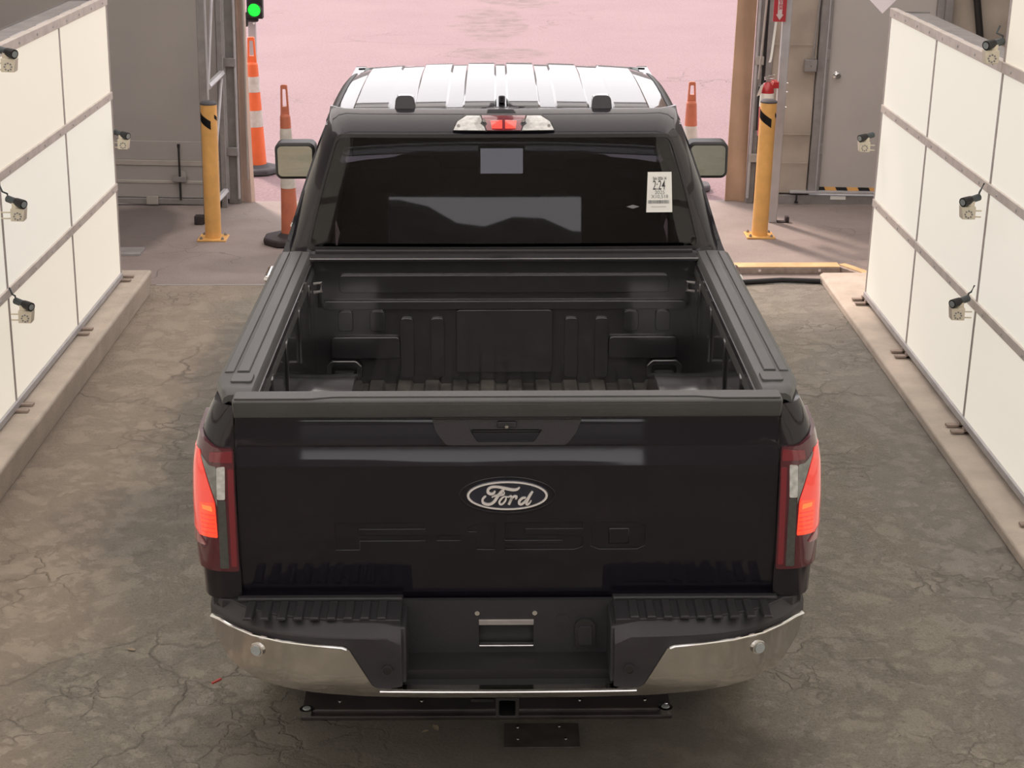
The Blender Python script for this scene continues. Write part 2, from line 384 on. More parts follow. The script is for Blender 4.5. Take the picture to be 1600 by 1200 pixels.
# ================================================================== SETTING
SEAM = 6.435; DW = 9.0
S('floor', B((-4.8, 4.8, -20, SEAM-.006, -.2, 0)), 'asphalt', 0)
S('floor.001', B((-4.8, 4.8, SEAM+.006, DW+.12, -.2, 0)), 'apron', 0)
S('ground', B((-60, 60, DW+.12, 120, -.2, -.004)), 'outdoor', 0)
S('ground.001', B((-90, 90, -120, -20, -.2, -.004)), 'rear_dark', 0)
S('trim_1', B((-2.42, 2.26, SEAM-.006, SEAM+.006, -.05, .002)), 'lightsteel', 0)
S('ceiling', grid(linspace(-4.8, 4.8, 9), linspace(-20.2, DW+.2, 24), lambda u, v: (u, v, 4.9-.10*abs(u))), 'roof_cloth', 0)
S('trim_4', B((-.10, .10, -20.1, DW, 4.62, 4.84)), 'roof_in', 0)
for i in range(9): S('trim_%d' % (5+i), prism([(-4.7, 4.30), (0, 4.76), (4.7, 4.30), (4.7, 4.40), (0, 4.87), (-4.7, 4.40)], 'y', 8.8-3.5*i, 8.9-3.5*i), 'roof_in', 0)
S('wall_left', B((-4.8, -4.6, -20, DW, 0, 4.5)), 'wallgrey', 0)
S('wall_right', B((4.6, 4.8, -20, DW, 0, 4.5)), 'wallgrey', 0)
S('wall_rear', B((-4.8, -3.0, -20.2, -20, 0, 4.5), (2.2, 4.8, -20.2, -20, 0, 4.5), (-3.0, 2.2, -20.2, -20, 2.40, 4.5)), 'wallgrey', 0)
# front wall beside the exit, leaning with the rest of the building
fl = thing('wall_front_left', None, None, (-2.3, DW, 0), lean=LEAN); fl['kind'] = 'structure'
link('cloth_panel', B((-4.7, -2.36, 9.0, 9.06, .53, 4.6)), 'wallgrey', fl)
link('kick_board', B((-4.7, -2.36, 8.985, 9.06, .19, .325)), 'wallgrey', fl, bevel=.004)
link('sill_board', B((-4.7, -2.36, 8.97, 9.06, .055, .175)), 'wallgrey', fl, bevel=.004)
link('pale_band', B((-4.7, -2.36, 8.975, 9.06, .325, .37)), 'wallband', fl, bevel=.004)
link('pale_band', B((-4.7, -2.36, 8.965, 9.06, .175, .20)), 'wallband', fl, bevel=.004)
link('upper_board', B((-4.7, -2.36, 8.99, 9.06, .37, .53)), 'wallgrey', fl, bevel=.004)
link('base_beam', B((-4.7, -2.36, 8.96, 9.06, 0, .05)), 'galv', fl, bevel=.004)
link('base_block', B((-2.98, -2.88, 8.94, 8.965, 0, .07)), 'wallband', fl, bevel=.004)
fr = thing('wall_front_right', None, None, (2.2, DW, 0), lean=LEAN); fr['kind'] = 'structure'
def tarp(x0, x1, z0, z1, ys, amp):
    def f(u, v):
        fold = math.sin((u*2.2+v*1.5)*6)*.5+math.sin((u*1.3-v*2.6)*5+1)*.4+math.sin(v*9+u*3)*.25
        return (u, ys-amp*(fold+.6*math.sin(u*17+v*4)*.4), v)
    return thicken(grid(linspace(x0, x1, 26), linspace(z0, z1, 60), f), (0, .02, 0))
link('tarp', tarp(2.22, 2.585, .10, 3.4, 8.985, .011), 'tarp', fr)
for z in (.36, .60, 1.34):
    link('tarp_seam', B((2.225, 2.58, 8.958, 8.968, z-.004, z+.004)), 'tarp', fr)
link('tarp', tarp(3.66, 4.6, .1, 3.4, 8.985, .02), 'tarp', fr)
for a, b, c, d in ((3.70, 1.9, 3.95, 1.2), (3.95, 2.2, 4.28, 1.2)):
    link('brace', T([(a, 8.93, b+.6), (c, 8.93, d), (c+.22, 8.93, .4)], .03, 8), 'dark', fr)
link('stud', B((3.60, 3.66, 8.93, 9.05, 0, 4.5)), 'galv', fr)
link('base_beam', B((2.20, 4.6, 8.955, 9.06, 0, .085)), 'galv', fr, bevel=.004)
link('backing', B((2.16, 2.62, 9.02, 9.08, 0, 4.5), (3.6, 4.7, 9.02, 9.08, 0, 4.5), (2.62, 3.6, 9.02, 9.08, 2.15, 4.5)), 'wallgrey', fr)
S('wall_front_header', B((-4.7, 4.7, 9.0, 9.2, 3.9, 4.5)), 'wallgrey', 0)
# exit jambs: outer curtain strips with light put into their colour and grey tracks
jl = thing('trim_2', None, None, (-2.25, DW, 0), lean=LEAN); jl['kind'] = 'structure'
link('curtain_strip', grid(linspace(0, 1, 6), linspace(0, 1, 20), lambda u, v: (-2.21+(u*(.075-.0*v)) + (1-v)**3*(-.02+.07*u), 9.10+.03*math.sin(u*6), v*3.9)), 'jamb_pale_lit', jl)
link('curtain_edge', B((-2.145, -2.13, 9.06, 9.16, .2, 3.9)), 'wallband', jl, bevel=.004)
link('door_track', B((-2.30, -2.20, 9.02, 9.10, .0, 3.9)), 'galv', jl, bevel=.006)
link('track_lip', B((-2.305, -2.285, 8.98, 9.03, .05, 3.9), (-2.215, -2.2, 8.98, 9.03, .05, 3.9)), 'lightsteel', jl, bevel=.003)
link('dark_gap', B((-2.36, -2.30, 9.04, 9.10, 0, 3.9)), 'dark', jl)
for z in (1.16, .42): link('track_bracket', B((-2.305, -2.2, 8.96, 9.0, z, z+.07)), 'galv', jl, bevel=.004)
jr = thing('trim_3', None, None, (2.05, DW, 0), lean=LEAN); jr['kind'] = 'structure'
link('curtain_strip', thicken(grid(linspace(0, 1, 8), linspace(0, 1, 24), lambda u, v: (1.918+.165*u, 9.08+.02*math.sin(u*5+v*9), v*3.9)), (0, .02, 0)), 'tan', jr)
link('door_track', B((2.085, 2.15, 9.0, 9.08, .0, 3.9)), 'galv', jr, bevel=.006)
link('track_lip', B((2.083, 2.1, 8.96, 9.01, .05, 3.9)), 'lightsteel', jr, bevel=.003)
link('dark_gap', B((2.15, 2.17, 8.99, 9.08, 0, 3.9)), 'dark', jr)
link('channel', B((2.17, 2.225, 8.97, 9.08, 0, 3.9)), 'galv', jr, bevel=.004)
for z in (1.17, .36): link('track_bracket', B((2.083, 2.15, 8.955, 9.0, z, z+.07)), 'wallband', jr, bevel=.004)
# the grey door on the right
dr = thing('door_1', None, None, (3.1, DW, 0), lean=LEAN); dr['kind'] = 'structure'
link('door_leaf', B((2.69, 3.54, 8.985, 9.025, .115, 2.12)), 'door', dr, bevel=.004)
link('door_frame', B((2.595, 2.69, 8.955, 9.05, .085, 2.2), (3.54, 3.6, 8.955, 9.05, .085, 2.2), (2.69, 3.54, 8.955, 9.05, 2.13, 2.2)), 'galv', dr, bevel=.005)
link('frame_edge', B((2.655, 2.665, 8.945, 8.96, .085, 2.2)), 'lightsteel', dr)
link('threshold', B((2.44, 3.6, 8.93, 9.03, .085, .105)), 'lightsteel', dr, bevel=.003)
kn = link('door_knob', lathe([(.033, 0), (.033, .008), (.014, .012), (.014, .035), (.028, .045), (.03, .06), (.02, .072)], (0, 0, 0)), 'bright', dr)
kn.data.transform(Matrix.Translation(Vector((2.765, 8.985, 1.075))-ORG) @ Matrix.Rotation(R(90), 4, 'X') @ Matrix.Translation(ORG))
for i in range(9):
    x0 = 2.69+i*.095
    link('hazard_stripe', prism([(x0, .107), (x0+.06, .107), (x0+.045, .135), (x0-.015, .135)], 'y', 8.978, 8.984), 'black' if i % 2 == 0 else 'yellow', dr, 0)
    link('hazard_stripe', prism([(x0+.06, .107), (x0+.095, .107), (x0+.08, .135), (x0+.045, .135)], 'y', 8.978, 8.984), 'yellow' if i % 2 == 0 else 'black', dr, 0)
for z in (1.2, .42): link('hinge', B((2.665, 2.688, 8.945, 8.958, z, z+.09)), 'galv', dr, bevel=.003)
link('paper_scrap', B((2.79, 2.92, 8.948, 8.954, .035, .065)), 'paper', dr)
world()
# distant land behind the entrance, seen only mirrored in the paint and the rear window
S('hill', grid(linspace(-80, 80, 50), linspace(0, 1, 8), lambda u, v: (u, -75-30*v, (3.4*math.exp(-((u+26)/22)**2)+2.9+.5*math.sin(u*.5)+.3*math.sin(u*1.7))*math.sin(v*math.pi*.5))), 'hill')
S('added_treeline', grid(linspace(-70, 70, 60), linspace(0, 1, 6), lambda u, v: (u, 62+20*v, (3.2+.9*math.sin(u*.31)+.6*math.sin(u*.83+1)+.4*math.sin(u*2.1))*math.sin(v*math.pi*.5))), 'hill')  # unseen treeline beyond the exit, added so roof ribs mirror something dark
# ================================================================== CURBS
cl = link('concrete_curb', prism([(-3.0, 0), (-2.415, 0), (-2.385, .168), (-2.397, .18), (-3.0, .18)], 'y', -8, 6.17), 'concrete', bevel=.012)
tag(cl, 'raised pale concrete curb under the lit panel wall on the left', 'curb')
cr = link('concrete_curb', prism([(2.245, 0), (3.0, 0), (3.0, .06), (2.27, .06), (2.247, .048)], 'y', -8, 6.5), 'concrete', bevel=.008)
tag(cr, 'low flat concrete curb under the lit panel wall on the right', 'curb')
# ================================================================== LIT PANEL WALLS
def light_wall(side, label, xin, ybounds, zs, tall_from, root_loc, mats):
    th = thing('lit_panel_wall', label, 'panel wall', root_loc, lean=LEAN)
    s = side; xo = xin+s*.16     # s = +1 right wall, -1 left wall
    def bx(xa, xb, *r): return (min(xa, xb), max(xa, xb), *r)
    k = 0
    yfar = ybounds[0]
    for i in range(len(ybounds)-1):
        y1, y0 = ybounds[i], ybounds[i+1]
        zz = zs+([2.57, 3.2] if y1 <= tall_from+.01 else [])
        for a, b in zip(zz, zz[1:]):
            bm = B(bx(xin, xin+s*.02, y0+.008, y1-.008, a+.012, b-.012))
            link('panel', bm, mats[(k*7+i*3) % len(mats)], th); k += 1
    for j, z in enumerate(zs[1:]):                  # horizontal angle rails, one length per bay
        for i in range(len(ybounds)-1):
            y1, y0 = ybounds[i], ybounds[i+1]
            h = .030 if j < len(zs)-2 else .034
            link('rail', B(bx(xin-s*.012, xin+s*.03, y0+.001, y1-.001, z-h, z+h*.6)), 'rail', th, bevel=.003)
            for t in (.12, .37, .63, .88):
                y = y0+(y1-y0)*t
                link('rivet', disc((xin-s*.012, y, z-.01), (-s, 0, 0), .007, .004, 8), 'lightsteel', th)
    for z in ([2.57, 3.2]):
        ys = [y for y in ybounds if y <= tall_from+.01]
        link('rail', B(bx(xin-s*.012, xin+s*.03, ys[-1], ys[0], z-.03, z+.02)), 'rail', th, bevel=.003)
    link('base_rail', B(bx(xin-s*.014, xin+s*.03, ybounds[-1], yfar, zs[0]-.024, zs[0]+.014)), 'lightsteel', th, bevel=.004)
    for y in ybounds:
        top = 3.2 if y <= tall_from+.01 else zs[-1]
        link('post', B(bx(xin-s*.004, xin+s*.05, y-.013, y+.013, zs[0]-.02, top)), 'post', th, bevel=.002)
        fz = .184 if s < 0 else .066
        for dy in (.05, -.05):
            link('foot_bracket', B(bx(xin-s*.075, xin+s*.02, y+dy-.018, y+dy+.018, fz, fz+.012), bx(xin-s*.012, xin+s*.02, y+dy-.018, y+dy+.018, fz, zs[0]-.03)), 'timber', th, bevel=.002)
    link('top_board', B(bx(xin+s*.03, xin+s*.24, max(tall_from, ybounds[-1])+.02, yfar, zs[-1]-.05, zs[-1]-.01)), 'galv', th, bevel=.004)
    for y in [yfar-.25-.52*q for q in range(5)]:
        link('strap', B(bx(xin+s*.035, xin+s*.07, y-.15, y+.12, zs[-1]-.01, zs[-1]+.006)), 'lightsteel', th)
    link('end_plate', B(bx(xin+s*.005, xin+s*.24, yfar-.006, yfar+.008, zs[0], zs[-1])), 'galv', th)
    link('back_sheet', B(bx(xin+s*.22, xin+s*.24, ybounds[-1], yfar, zs[0], zs[-1]-.01), bx(xin+s*.22, xin+s*.24, ybounds[-1], tall_from, zs[-1], 3.2)), 'galv', th)
    world(); return th
light_wall(-1, 'wall of glowing white square panels on the left curb', -2.541, [5.92, 4.71, 3.35, 2.0, .65, -.7, -2.05, -3.4, -4.75, -6.1], [.215, .815, 1.413, 2.012], 0.7, (-2.541, 0, .2), ['panel_a', 'panel_b', 'panel_a', 'panel_c'])
light_wall(1, 'wall of glowing white square panels on the right curb', 2.400, [5.72, 4.58, 3.30, 2.0, .65, -.7, -2.05, -3.4, -4.75, -6.1], [.125, .745, 1.355, 1.955], 3.30, (2.4, 0, .1), ['panel_b', 'panel_a', 'panel_c', 'panel_c'])
# ================================================================== PICKUP TRUCK
tk = thing('pickup_truck', 'black crew cab pickup truck seen from behind with lit red tail lights', 'truck', (-.008, 2.7, 0))
CX = -.008
def tp(name, bm, m, parent=None, **k):
    bmesh.ops.translate(bm, verts=bm.verts, vec=(CX, 0, 0)); return link(name, bm, m, parent or tk, **k)
XS = [(.40, .93), (.55, .955), (.70, .975), (.90, .985), (1.05, .985), (1.18, .978), (1.27, .962), (1.33, .944), (1.37, .925), (1.40, .905)]   # bed side half width
XC = [(.40, .90), (.55, .955), (.75, .985), (1.0, .992), (1.18, .985), (1.28, .965), (1.36, .935), (1.43, .905), (1.62, .845), (1.83, .768), (1.90, .735)]
xs = lambda z: smooth_tab(XS, z); xc = lambda z: smooth_tab(XC, z)
# --- bed sides with wheel opening
def arch(yc, zc, r, n=14): return [(yc+r*math.cos(R(a)), zc+r*math.sin(R(a))) for a in linspace(180, 0, n)]
WY, FY, WR = .98, 4.66, .42
for s in (-1, 1):
    out = [(.13, .58), *arch(WY, .46, .48)[0:0], (WY-.50, .56), *arch(WY, .50, .49), (WY+.50, .56), (1.755, .56), (1.755, 1.40), (.13, 1.40)]
    tp('bed_side', plate(out, [], lambda u, v, w_, s=s: (s*(xs(v)+.022*max(0, 1-abs(math.hypot(u-WY, v-.5)-.5)/.10)-w_), u, v), .03, .09), 'paint')
    tp('wheel_arch_lip', T([(s*.985, y, z) for y, z in arch(WY, .50, .488, 16)], .018, 8), 'dark')
    # rear corner, wrapping from the tailgate gap round to the side
    def cmap(u, v, w_, s=s):            # u: run from the gap outwards, v: height, w_: depth into the body
        X = xs(v); r = .085; flat = X-.848-r
        if u < flat: x, y, nx, ny = .848+u, 0.0, 0, -1
        elif u < flat+r*1.5708:
            a = (u-flat)/r; x, y, nx, ny = .848+flat+r*math.sin(a), r-r*math.cos(a), math.sin(a), -math.cos(a)
        else: x, y, nx, ny = X, r+(u-flat-r*1.5708), 1, 0
        yo = -.012-.018*max(0, min(1, (1.35-v)/.25))
        return (s*(x-w_*nx), y+yo-w_*ny, v)
    tp('bed_corner', plate([(0, .735), (.24, .735), (.24, 1.385), (0, 1.385)], [], cmap, .025, .03), 'paint')
    # tail light assembly
    tl = tp('tail_light', plate(rpoly([(.002, .838), (.225, .842), (.235, 1.20), (.235, 1.325), (.10, 1.275), (.055, 1.252), (.002, 1.250)], .012), [], lambda u, v, w_: cmap(u, v, w_-.012), .012, .03), 'red_dark')
    def lens(name, poly, m, off=.0145, r=.005):
        return tp(name, plate(rpoly(poly, r), [], lambda u, v, w_: cmap(u, v, w_-off), .008, .02), m, tl)
    lens('lit_lens', [(.062, .955), (.15, .955), (.19, 1.02), (.215, 1.20), (.20, 1.238), (.112, 1.236), (.092, 1.18), (.064, 1.075)], 'red_lit')
    lens('lit_block', [(.0625, .957), (.112, .957), (.114, 1.068), (.068, 1.075), (.064, 1.06)], 'red_block', .0158, .003)
    lens('lamp_filament', [(.072, 1.045), (.102, 1.05), (.104, 1.063), (.074, 1.062)], 'amber_lit', .0172, .003)
    lens('clear_lens', [(.058, 1.06), (.063, 1.085), (.088, 1.18), (.105, 1.226), (.075, 1.195), (.056, 1.192)], 'clear')
    lens('reversing_lens', [(.034, 1.085), (.058, 1.085), (.055, 1.190), (.030, 1.193)], 'white_lens')
    lens('smoked_lens', [(.034, .85), (.060, .85), (.056, 1.082), (.033, 1.082)], 'smoke')
    lens('red_strip', [(.008, .856), (.026, .856), (.022, 1.185), (.004, 1.185)], 'red_mid')
    lens('upper_reflector', [(.006, 1.205), (.075, 1.207), (.072, 1.238), (.006, 1.243)], 'red_mid')
    lens('side_marker', [(.10, .925), (.20, .925), (.225, .96), (.19, .985), (.13, .962)], 'pink_refl', .016)
    for z in linspace(.97, 1.03, 5): lens('lens_rib', [(.066, z), (.110, z), (.110, z+.004), (.066, z+.004)], 'red_lit', .0170, .001)
    # rail cap with grooves and stake pocket cover
    prof = [(.772, 1.36), (.782, 1.412), (.792, 1.424), (.83, 1.427), (.90, 1.425), (.915, 1.416), (.921, 1.398), (.915, 1.380)]
    def capx(p, y): return p[0]-(0.035*max(0, (.14-y)/.12) if p[0] > .85 else 0)
    cp = tp('bed_rail_cap', thicken(grid(range(len(prof)), [.008, .03, .06, .1, .14, .2, .6, 1.0, 1.4, 1.75], lambda i, y, s=s: (s*capx(prof[i], y), y, prof[i][1]-(.012 if y < .01 else 0))), (0, 0, -.02)), 'cap')
    tp('raised_strip', prism([(s*p[0], p[1]) for p in [(.818, 1.422), (.822, 1.433), (.858, 1.433), (.862, 1.422)]], 'y', .19, 1.73), 'cap', cp, bevel=.002)
    tp('raised_strip', prism([(s*p[0], p[1]) for p in [(.868, 1.42), (.871, 1.431), (.898, 1.430), (.904, 1.42)]], 'y', .19, 1.73), 'cap', cp, bevel=.002)
    tp('pocket_cover', prism(rrect(min(s*.80, s*.868), max(s*.80, s*.868), .085, .165, .012), 'z', 1.42, 1.433), 'cap', cp, bevel=.002)
    # bed inner side, wheel house
    tp('bed_inner_side', B((min(s*.775, s*.80), max(s*.775, s*.80), .075, 1.70, .885, 1.40)), 'liner')
    for y in (.35, .75, 1.15, 1.5): tp('side_bead', B((min(s*.765, s*.78), max(s*.765, s*.78), y-.03, y+.03, 1.15, 1.36)), 'liner', bevel=.006)
    tp('wheel_house', plate(arch(WY, .84, .43, 16)+[], [], lambda u, v, w_, s=s: (s*(.56+w_), u, .88+(v-.84)*.55), .23), 'liner', bevel=.03)
    tp('tie_down', T([(s*.765, 1.60, 1.33), (s*.735, 1.60, 1.335), (s*.735, 1.60, 1.30), (s*.765, 1.60, 1.295)], .007, 8), 'galv')
    tp('tie_down', T([(s*.765, .3, 1.10), (s*.735, .3, 1.105), (s*.735, .3, 1.07), (s*.765, .3, 1.065)], .007, 8), 'galv')
# --- bed floor, front wall
fx = [-.78]; k = -.78
bm = bmesh.new(); pr = []
x = -.78
while x < .775:
    pr += [(x, .890), (x+.052, .890), (x+.062, .874), (x+.104, .874)]; x += .114
pr.append((.78, .890))
tp('bed_floor', thicken(grid(range(len(pr)), [.06, .6, 1.2, 1.705], lambda i, y: (pr[i][0], y, pr[i][1])), (0, 0, -.02)), 'bedfloor', smooth=0)
fw = tp('bed_front_wall', B((-.80, .80, 1.70, 1.725, .86, 1.415)), 'liner')
tp('top_flange', B((-.785, .785, 1.655, 1.74, 1.405, 1.420)), 'liner', fw, bevel=.004)
tp('cab_gap_rail', B((-.77, .77, 1.745, 1.765, 1.40, 1.432)), 'dark', fw, bevel=.004)
def bead(x0, x1, z0, z1, y0=1.682, ch=.02):
    bmx = plate(rpoly([(x0, z0), (x1, z0), (x1, z1), (x0, z1)], .018), [], lambda u, v, w_: (u, y0+w_*.8, v), .022)
    return tp('pressed_panel', bmx, 'liner', fw, bevel=.011, seg=3)
bead(-.67, .67, 1.27, 1.342); bead(-.74, .74, 1.20, 1.233, 1.678)
bead(-.197, .197, .93, 1.197, 1.676)
for s in (-1, 1):
    bead(min(s*.43, s*.71), max(s*.43, s*.71), .99, 1.08, 1.678)
    for xx in (.52, .65): bead(s*xx-.03, s*xx+.03, 1.105, 1.19, 1.686)
    for xx in (.275, .40): bead(s*xx-.028, s*xx+.028, .905, 1.16, 1.684)
    td = tp('tie_plate', plate(rpoly([(s*.66-.075, .915), (s*.66-.05, .895), (s*.66+.05, .895), (s*.66+.075, .915), (s*.66+.075, .96), (s*.66+.05, .985), (s*.66-.05, .985), (s*.66-.075, .96)], .008), [rrect(s*.66-.05, s*.66+.05, .915, .965, .018)], lambda u, v, w_: (u, 1.66+w_, v), .02), 'liner', fw, bevel=.004)
    tp('tie_ring', B((s*.66-.04, s*.66+.04, 1.668, 1.68, .925, .932)), 'dark', td, bevel=.003)
tp('bed_screw', lathe([(.018, 0), (.015, .006), (.006, .008)], (.24, .12, .890), 12), 'bright')
# --- tailgate
TY = [(.68, .012), (.72, -.004), (.88, -.016), (1.12, -.026), (1.190, -.030), (1.212, -.0256), (1.250, -.0174), (1.256, -.0185), (1.30, -.012), (1.335, -.006), (1.36, 0)]
ty = lambda z: lerp(TY, z)
def tm(u, v, w_): return (u, ty(v)+w_, v)
def bar(x0, x1, z0, z1): return [(x0, z0), (x1, z0), (x1, z1), (x0, z1)]
letters = [
    [(-.545, .900), (-.470, .900), (-.470, .932), (-.262, .932), (-.262, .950), (-.470, .950), (-.470, .973), (-.262, .973), (-.262, .993), (-.545, .993)],
    bar(-.225, -.150, .932, .950),
    [(-.098, .900), (-.042, .900), (-.042, .993), (-.085, .993), (-.125, .975), (-.125, .963), (-.098, .963)],
    [(-.008, .900), (.212, .900), (.238, .910), (.238, .940), (.212, .950), (.055, .950), (.055, .973), (.238, .973), (.238, .993), (-.008, .993), (-.008, .932), (.175, .932), (.175, .918), (-.008, .918)],
    [(.29, .900), (.41, .900), (.435, .912), (.435, .981), (.41, .993), (.29, .993), (.265, .981), (.265, .912)]]
ox = -.0
zero_in = [(.32, .918), (.32, .973), (.385, .973), (.385, .918)]
tg = tp('tailgate', plate([(-.856, .70), (.856, .70), (.851, .88), (.843, 1.352), (-.843, 1.352), (-.851, .88)], letters, tm, .02, .035, [(-.84, .84, z) for z in (1.12, 1.190, 1.201, 1.212, 1.231, 1.250, 1.256, 1.335)]), 'paint', bevel=.0036, smooth=4)
tp('letter_infill', plate(zero_in, [], tm, .02), 'paint', tg, bevel=.0036)
tp('letter_floor', plate(bar(-.58, .47, .885, 1.01), [], lambda u, v, w_: (u, ty(v)+.006+w_, v), .006, .05), 'paint', tg)
tp('inner_skin', B((-.80, .80, .02, .07, .72, 1.36)), 'liner', tg, bevel=.006)
capp = [(.040, 1.35), (.040, 1.405), (.012, 1.420), (.004, 1.422), (-.052, 1.419), (-.060, 1.413), (-.046, 1.372), (-.036, 1.353), (-.010, 1.347)]
tc_ = tp('tailgate_cap', prism(capp, 'x', -.842, .842), 'cap', tg, bevel=.004)
def step_map(u, v, w_): return (u, .004-v*.056, 1.4225-.003*v+w_)
tp('cap_pad', plate(rpoly([(-.835, .02), (-.835, 1.05), (-.60, 1.05), (-.53, .80), (.58, .80), (.65, 1.05), (.835, 1.05), (.835, .02)], .02), [], step_map, .004), 'cap', tc_, bevel=.002)
tp('cap_face_step', prism([(-.0575, 1.404), (-.0495, 1.381), (-.046, 1.381), (-.054, 1.404)], 'x', -.55, .62), 'cap', tc_, bevel=.001)
tp('lower_ledge', B((-.85, .85, -.012, .03, .675, .698)), 'dark', tg, bevel=.004)
hb = tp('handle_bezel', plate(rpoly([(-.190, 1.258), (.182, 1.258), (.215, 1.300), (.232, 1.349), (-.236, 1.349), (-.222, 1.300)], .012), [rpoly([(-.095, 1.268), (.082, 1.268), (.108, 1.308), (-.118, 1.308)], .006)], lambda u, v, w_: (u, ty(v)-.012+w_, v), .018, .03), 'step', tg, bevel=.003)
tp('bezel_edge', B((-.228, .225, -.026, -.015, 1.342, 1.350)), 'step', hb, bevel=.002)
tp('handle_recess', B((-.12, .11, .004, .012, 1.262, 1.312)), 'dark', hb)
tp('handle_lever', prism([(-.018, 1.302), (-.006, 1.305), (.004, 1.282), (-.004, 1.278)], 'x', -.11, .10), 'step', hb, bevel=.003)
tp('handle_lip', B((-.09, .078, -.02, -.008, 1.266, 1.270)), 'step', hb)
cmh = tp('rear_camera', prism(rrect(-.033, .028, 1.315, 1.335, .006), 'y', -.028, -.008), 'step', hb, bevel=.003)
tp('camera_lens', disc((-.003, -.028, 1.322), (0, -1, -.3), .006, .006, 12), 'bright', cmh)
# emblem
EC = (-.001, 1.0915)
def em(u, v, w_): return (EC[0]+u, ty(EC[1]+v)-.004+w_, EC[1]+v)
e0 = tp('oval_badge', plate(ellipse(0, 0, .130, .0515), [], lambda u, v, w_: em(u, v, w_-.004), .012), 'blue', tg, bevel=.002)
tp('badge_ring', plate(ellipse(0, 0, .1265, .0488), [ellipse(0, 0, .1195, .0443)], lambda u, v, w_: em(u, v, w_-.008), .006), 'silver', e0)
tp('badge_lip', plate(ellipse(0, -.004, .152, .066), [ellipse(0, -.002, .146, .0585)], lambda u, v, w_: em(u, v, w_+.002), .006), 'paint', e0, bevel=.0015)
KX, KZ = .258/1000, .100/365
def px(P): return [((x-838)*.2525/968, (412-y)*.0985/360) for x, y in P]
sb = bmesh.new(); wk = .26/968
def stroke(P, W): ribbon(sb, px(P), [v*wk for v in W], em, -.0095, -.004)
stroke([(690, 350), (672, 378), (640, 388), (608, 370), (606, 335), (640, 305), (700, 298), (770, 308), (840, 325), (905, 337), (955, 330), (985, 305)], [18, 26, 30, 32, 30, 28, 26, 28, 32, 32, 26, 12])
stroke([(800, 325), (765, 360), (720, 420), (684, 478), (640, 513), (590, 518), (548, 498), (540, 458), (565, 425), (584, 418)], [20, 30, 34, 32, 28, 28, 28, 24, 20, 14])
stroke([(650, 428), (690, 410), (740, 404), (785, 398), (802, 376), (790, 358), (774, 368), (782, 392)], [12, 22, 22, 16, 13, 12, 12, 10])
stroke([(806, 416), (772, 440), (742, 485), (752, 516), (782, 510), (814, 470), (822, 432), (806, 416)], [16, 20, 24, 22, 20, 20, 16, 14])
stroke([(822, 422), (850, 426), (880, 415), (888, 440), (870, 485), (854, 522)], [10, 12, 20, 26, 28, 26])
stroke([(870, 480), (896, 438), (924, 418), (948, 424), (943, 446), (930, 448)], [16, 22, 24, 24, 18, 10])
stroke([(1062, 436), (1020, 440), (984, 475), (980, 508), (1006, 518), (1042, 490), (1070, 450)], [18, 24, 28, 28, 26, 24, 20])
stroke([(1140, 358), (1112, 400), (1086, 450), (1066, 500), (1078, 520), (1104, 502), (1125, 470)], [22, 30, 32, 30, 26, 18, 10])
tp('badge_script', sb, 'silver', e0, smooth=0)
# --- bumper
def by(x): a = min(1.0, abs(x)/.962); return -.250+.235*a**7+.03*a**2
def bface(u, v, w_): return (u*(1+.010*(v-.6)), by(u)+w_+.06*max(0, (.56-v)/.1)**2, v)
half = [(.962, .655), (.955, .664), (.915, .680), (.88, .680), (.515, .672), (.492, .662), (.425, .540), (.405, .525)]
low = [(.25, .478), (.45, .484), (.62, .498), (.78, .520), (.88, .552), (.935, .600)]
out = [(x, z) for x, z in half]+[(-x, z) for x, z in half[::-1]]+[(-x, z) for x, z in low[::-1]]+low
bp_ = tp('rear_bumper', plate(out, [], bface, .03, .04), 'chrome', bevel=.009)
for s in (-1, 1):
    bs = lambda u, v, w_: bface(u, v, w_+.003)
    tp('bumper_face', plate([(s*x, z) for x, z in [(.330, .53), (.405, .512), (.43, .53), (.50, .665), (.90, .672), (.962, .650), (.958, .745), (.88, .735), (.40, .730), (.330, .722)]], [], lambda u, v, w_: (u, by(u)+.013+w_+.0*v+.06*max(0, (v-.70)/.04), v), .03, .05), 'step', bp_, bevel=.005)
    rows = [-.012, -.05, -.10, -.15, -.19]
    tp('step_pad', thicken(grid(linspace(.335, .945, 20), linspace(0, 1, 5), lambda u, v, s=s: (s*u, -.005+(by(u)+.065)*v if by(u) < -.08 else -.005+(by(u)+.03)*v, .738)), (0, 0, -.03)), 'step', bp_, bevel=.004)
    tp('pad_lip', B((min(s*.335, s*.86), max(s*.335, s*.86), -.055, -.030, .735, .750)), 'step', bp_, bevel=.005)
    for k in range(9):
        xr = .395+k*.052
        tp('tread_rib', prism([(s*(xr-.017), .736), (s*(xr-.012), .747), (s*(xr+.012), .747), (s*(xr+.017), .736)], 'y', -.185, -.065), 'step', bp_, bevel=.003)
    tp('recess_side', prism([(-.03, .72), (-.205, .722), (-.225, .54), (-.05, .53)], 'x', min(s*.318, s*.345), max(s*.318, s*.345)), 'step', bp_, bevel=.006)
    tp('parking_sensor', disc((s*.788, by(.788)-.004, .632), (s*.35, -1, 0), .017, .008, 18), 'glass_lens', bp_)
    tp('sensor_ring', plate(ellipse(s*.788, .632, .021, .021, 20), [ellipse(s*.788, .632, .016, .016, 20)], lambda u, v, w_: (u, by(u)-.009+w_, v), .012), 'bright', bp_)
    tp('parking_sensor', disc((s*.376, by(.376)+.008, .592), (0, -1, 0), .012, .006, 16), 'dark', bp_)
    tp('sensor_ring', plate(ellipse(s*.376, .592, .017, .017, 20), [ellipse(s*.376, .592, .012, .012, 20)], lambda u, v, w_: (u, by(.376)-.002+w_, v), .01), 'step', bp_)
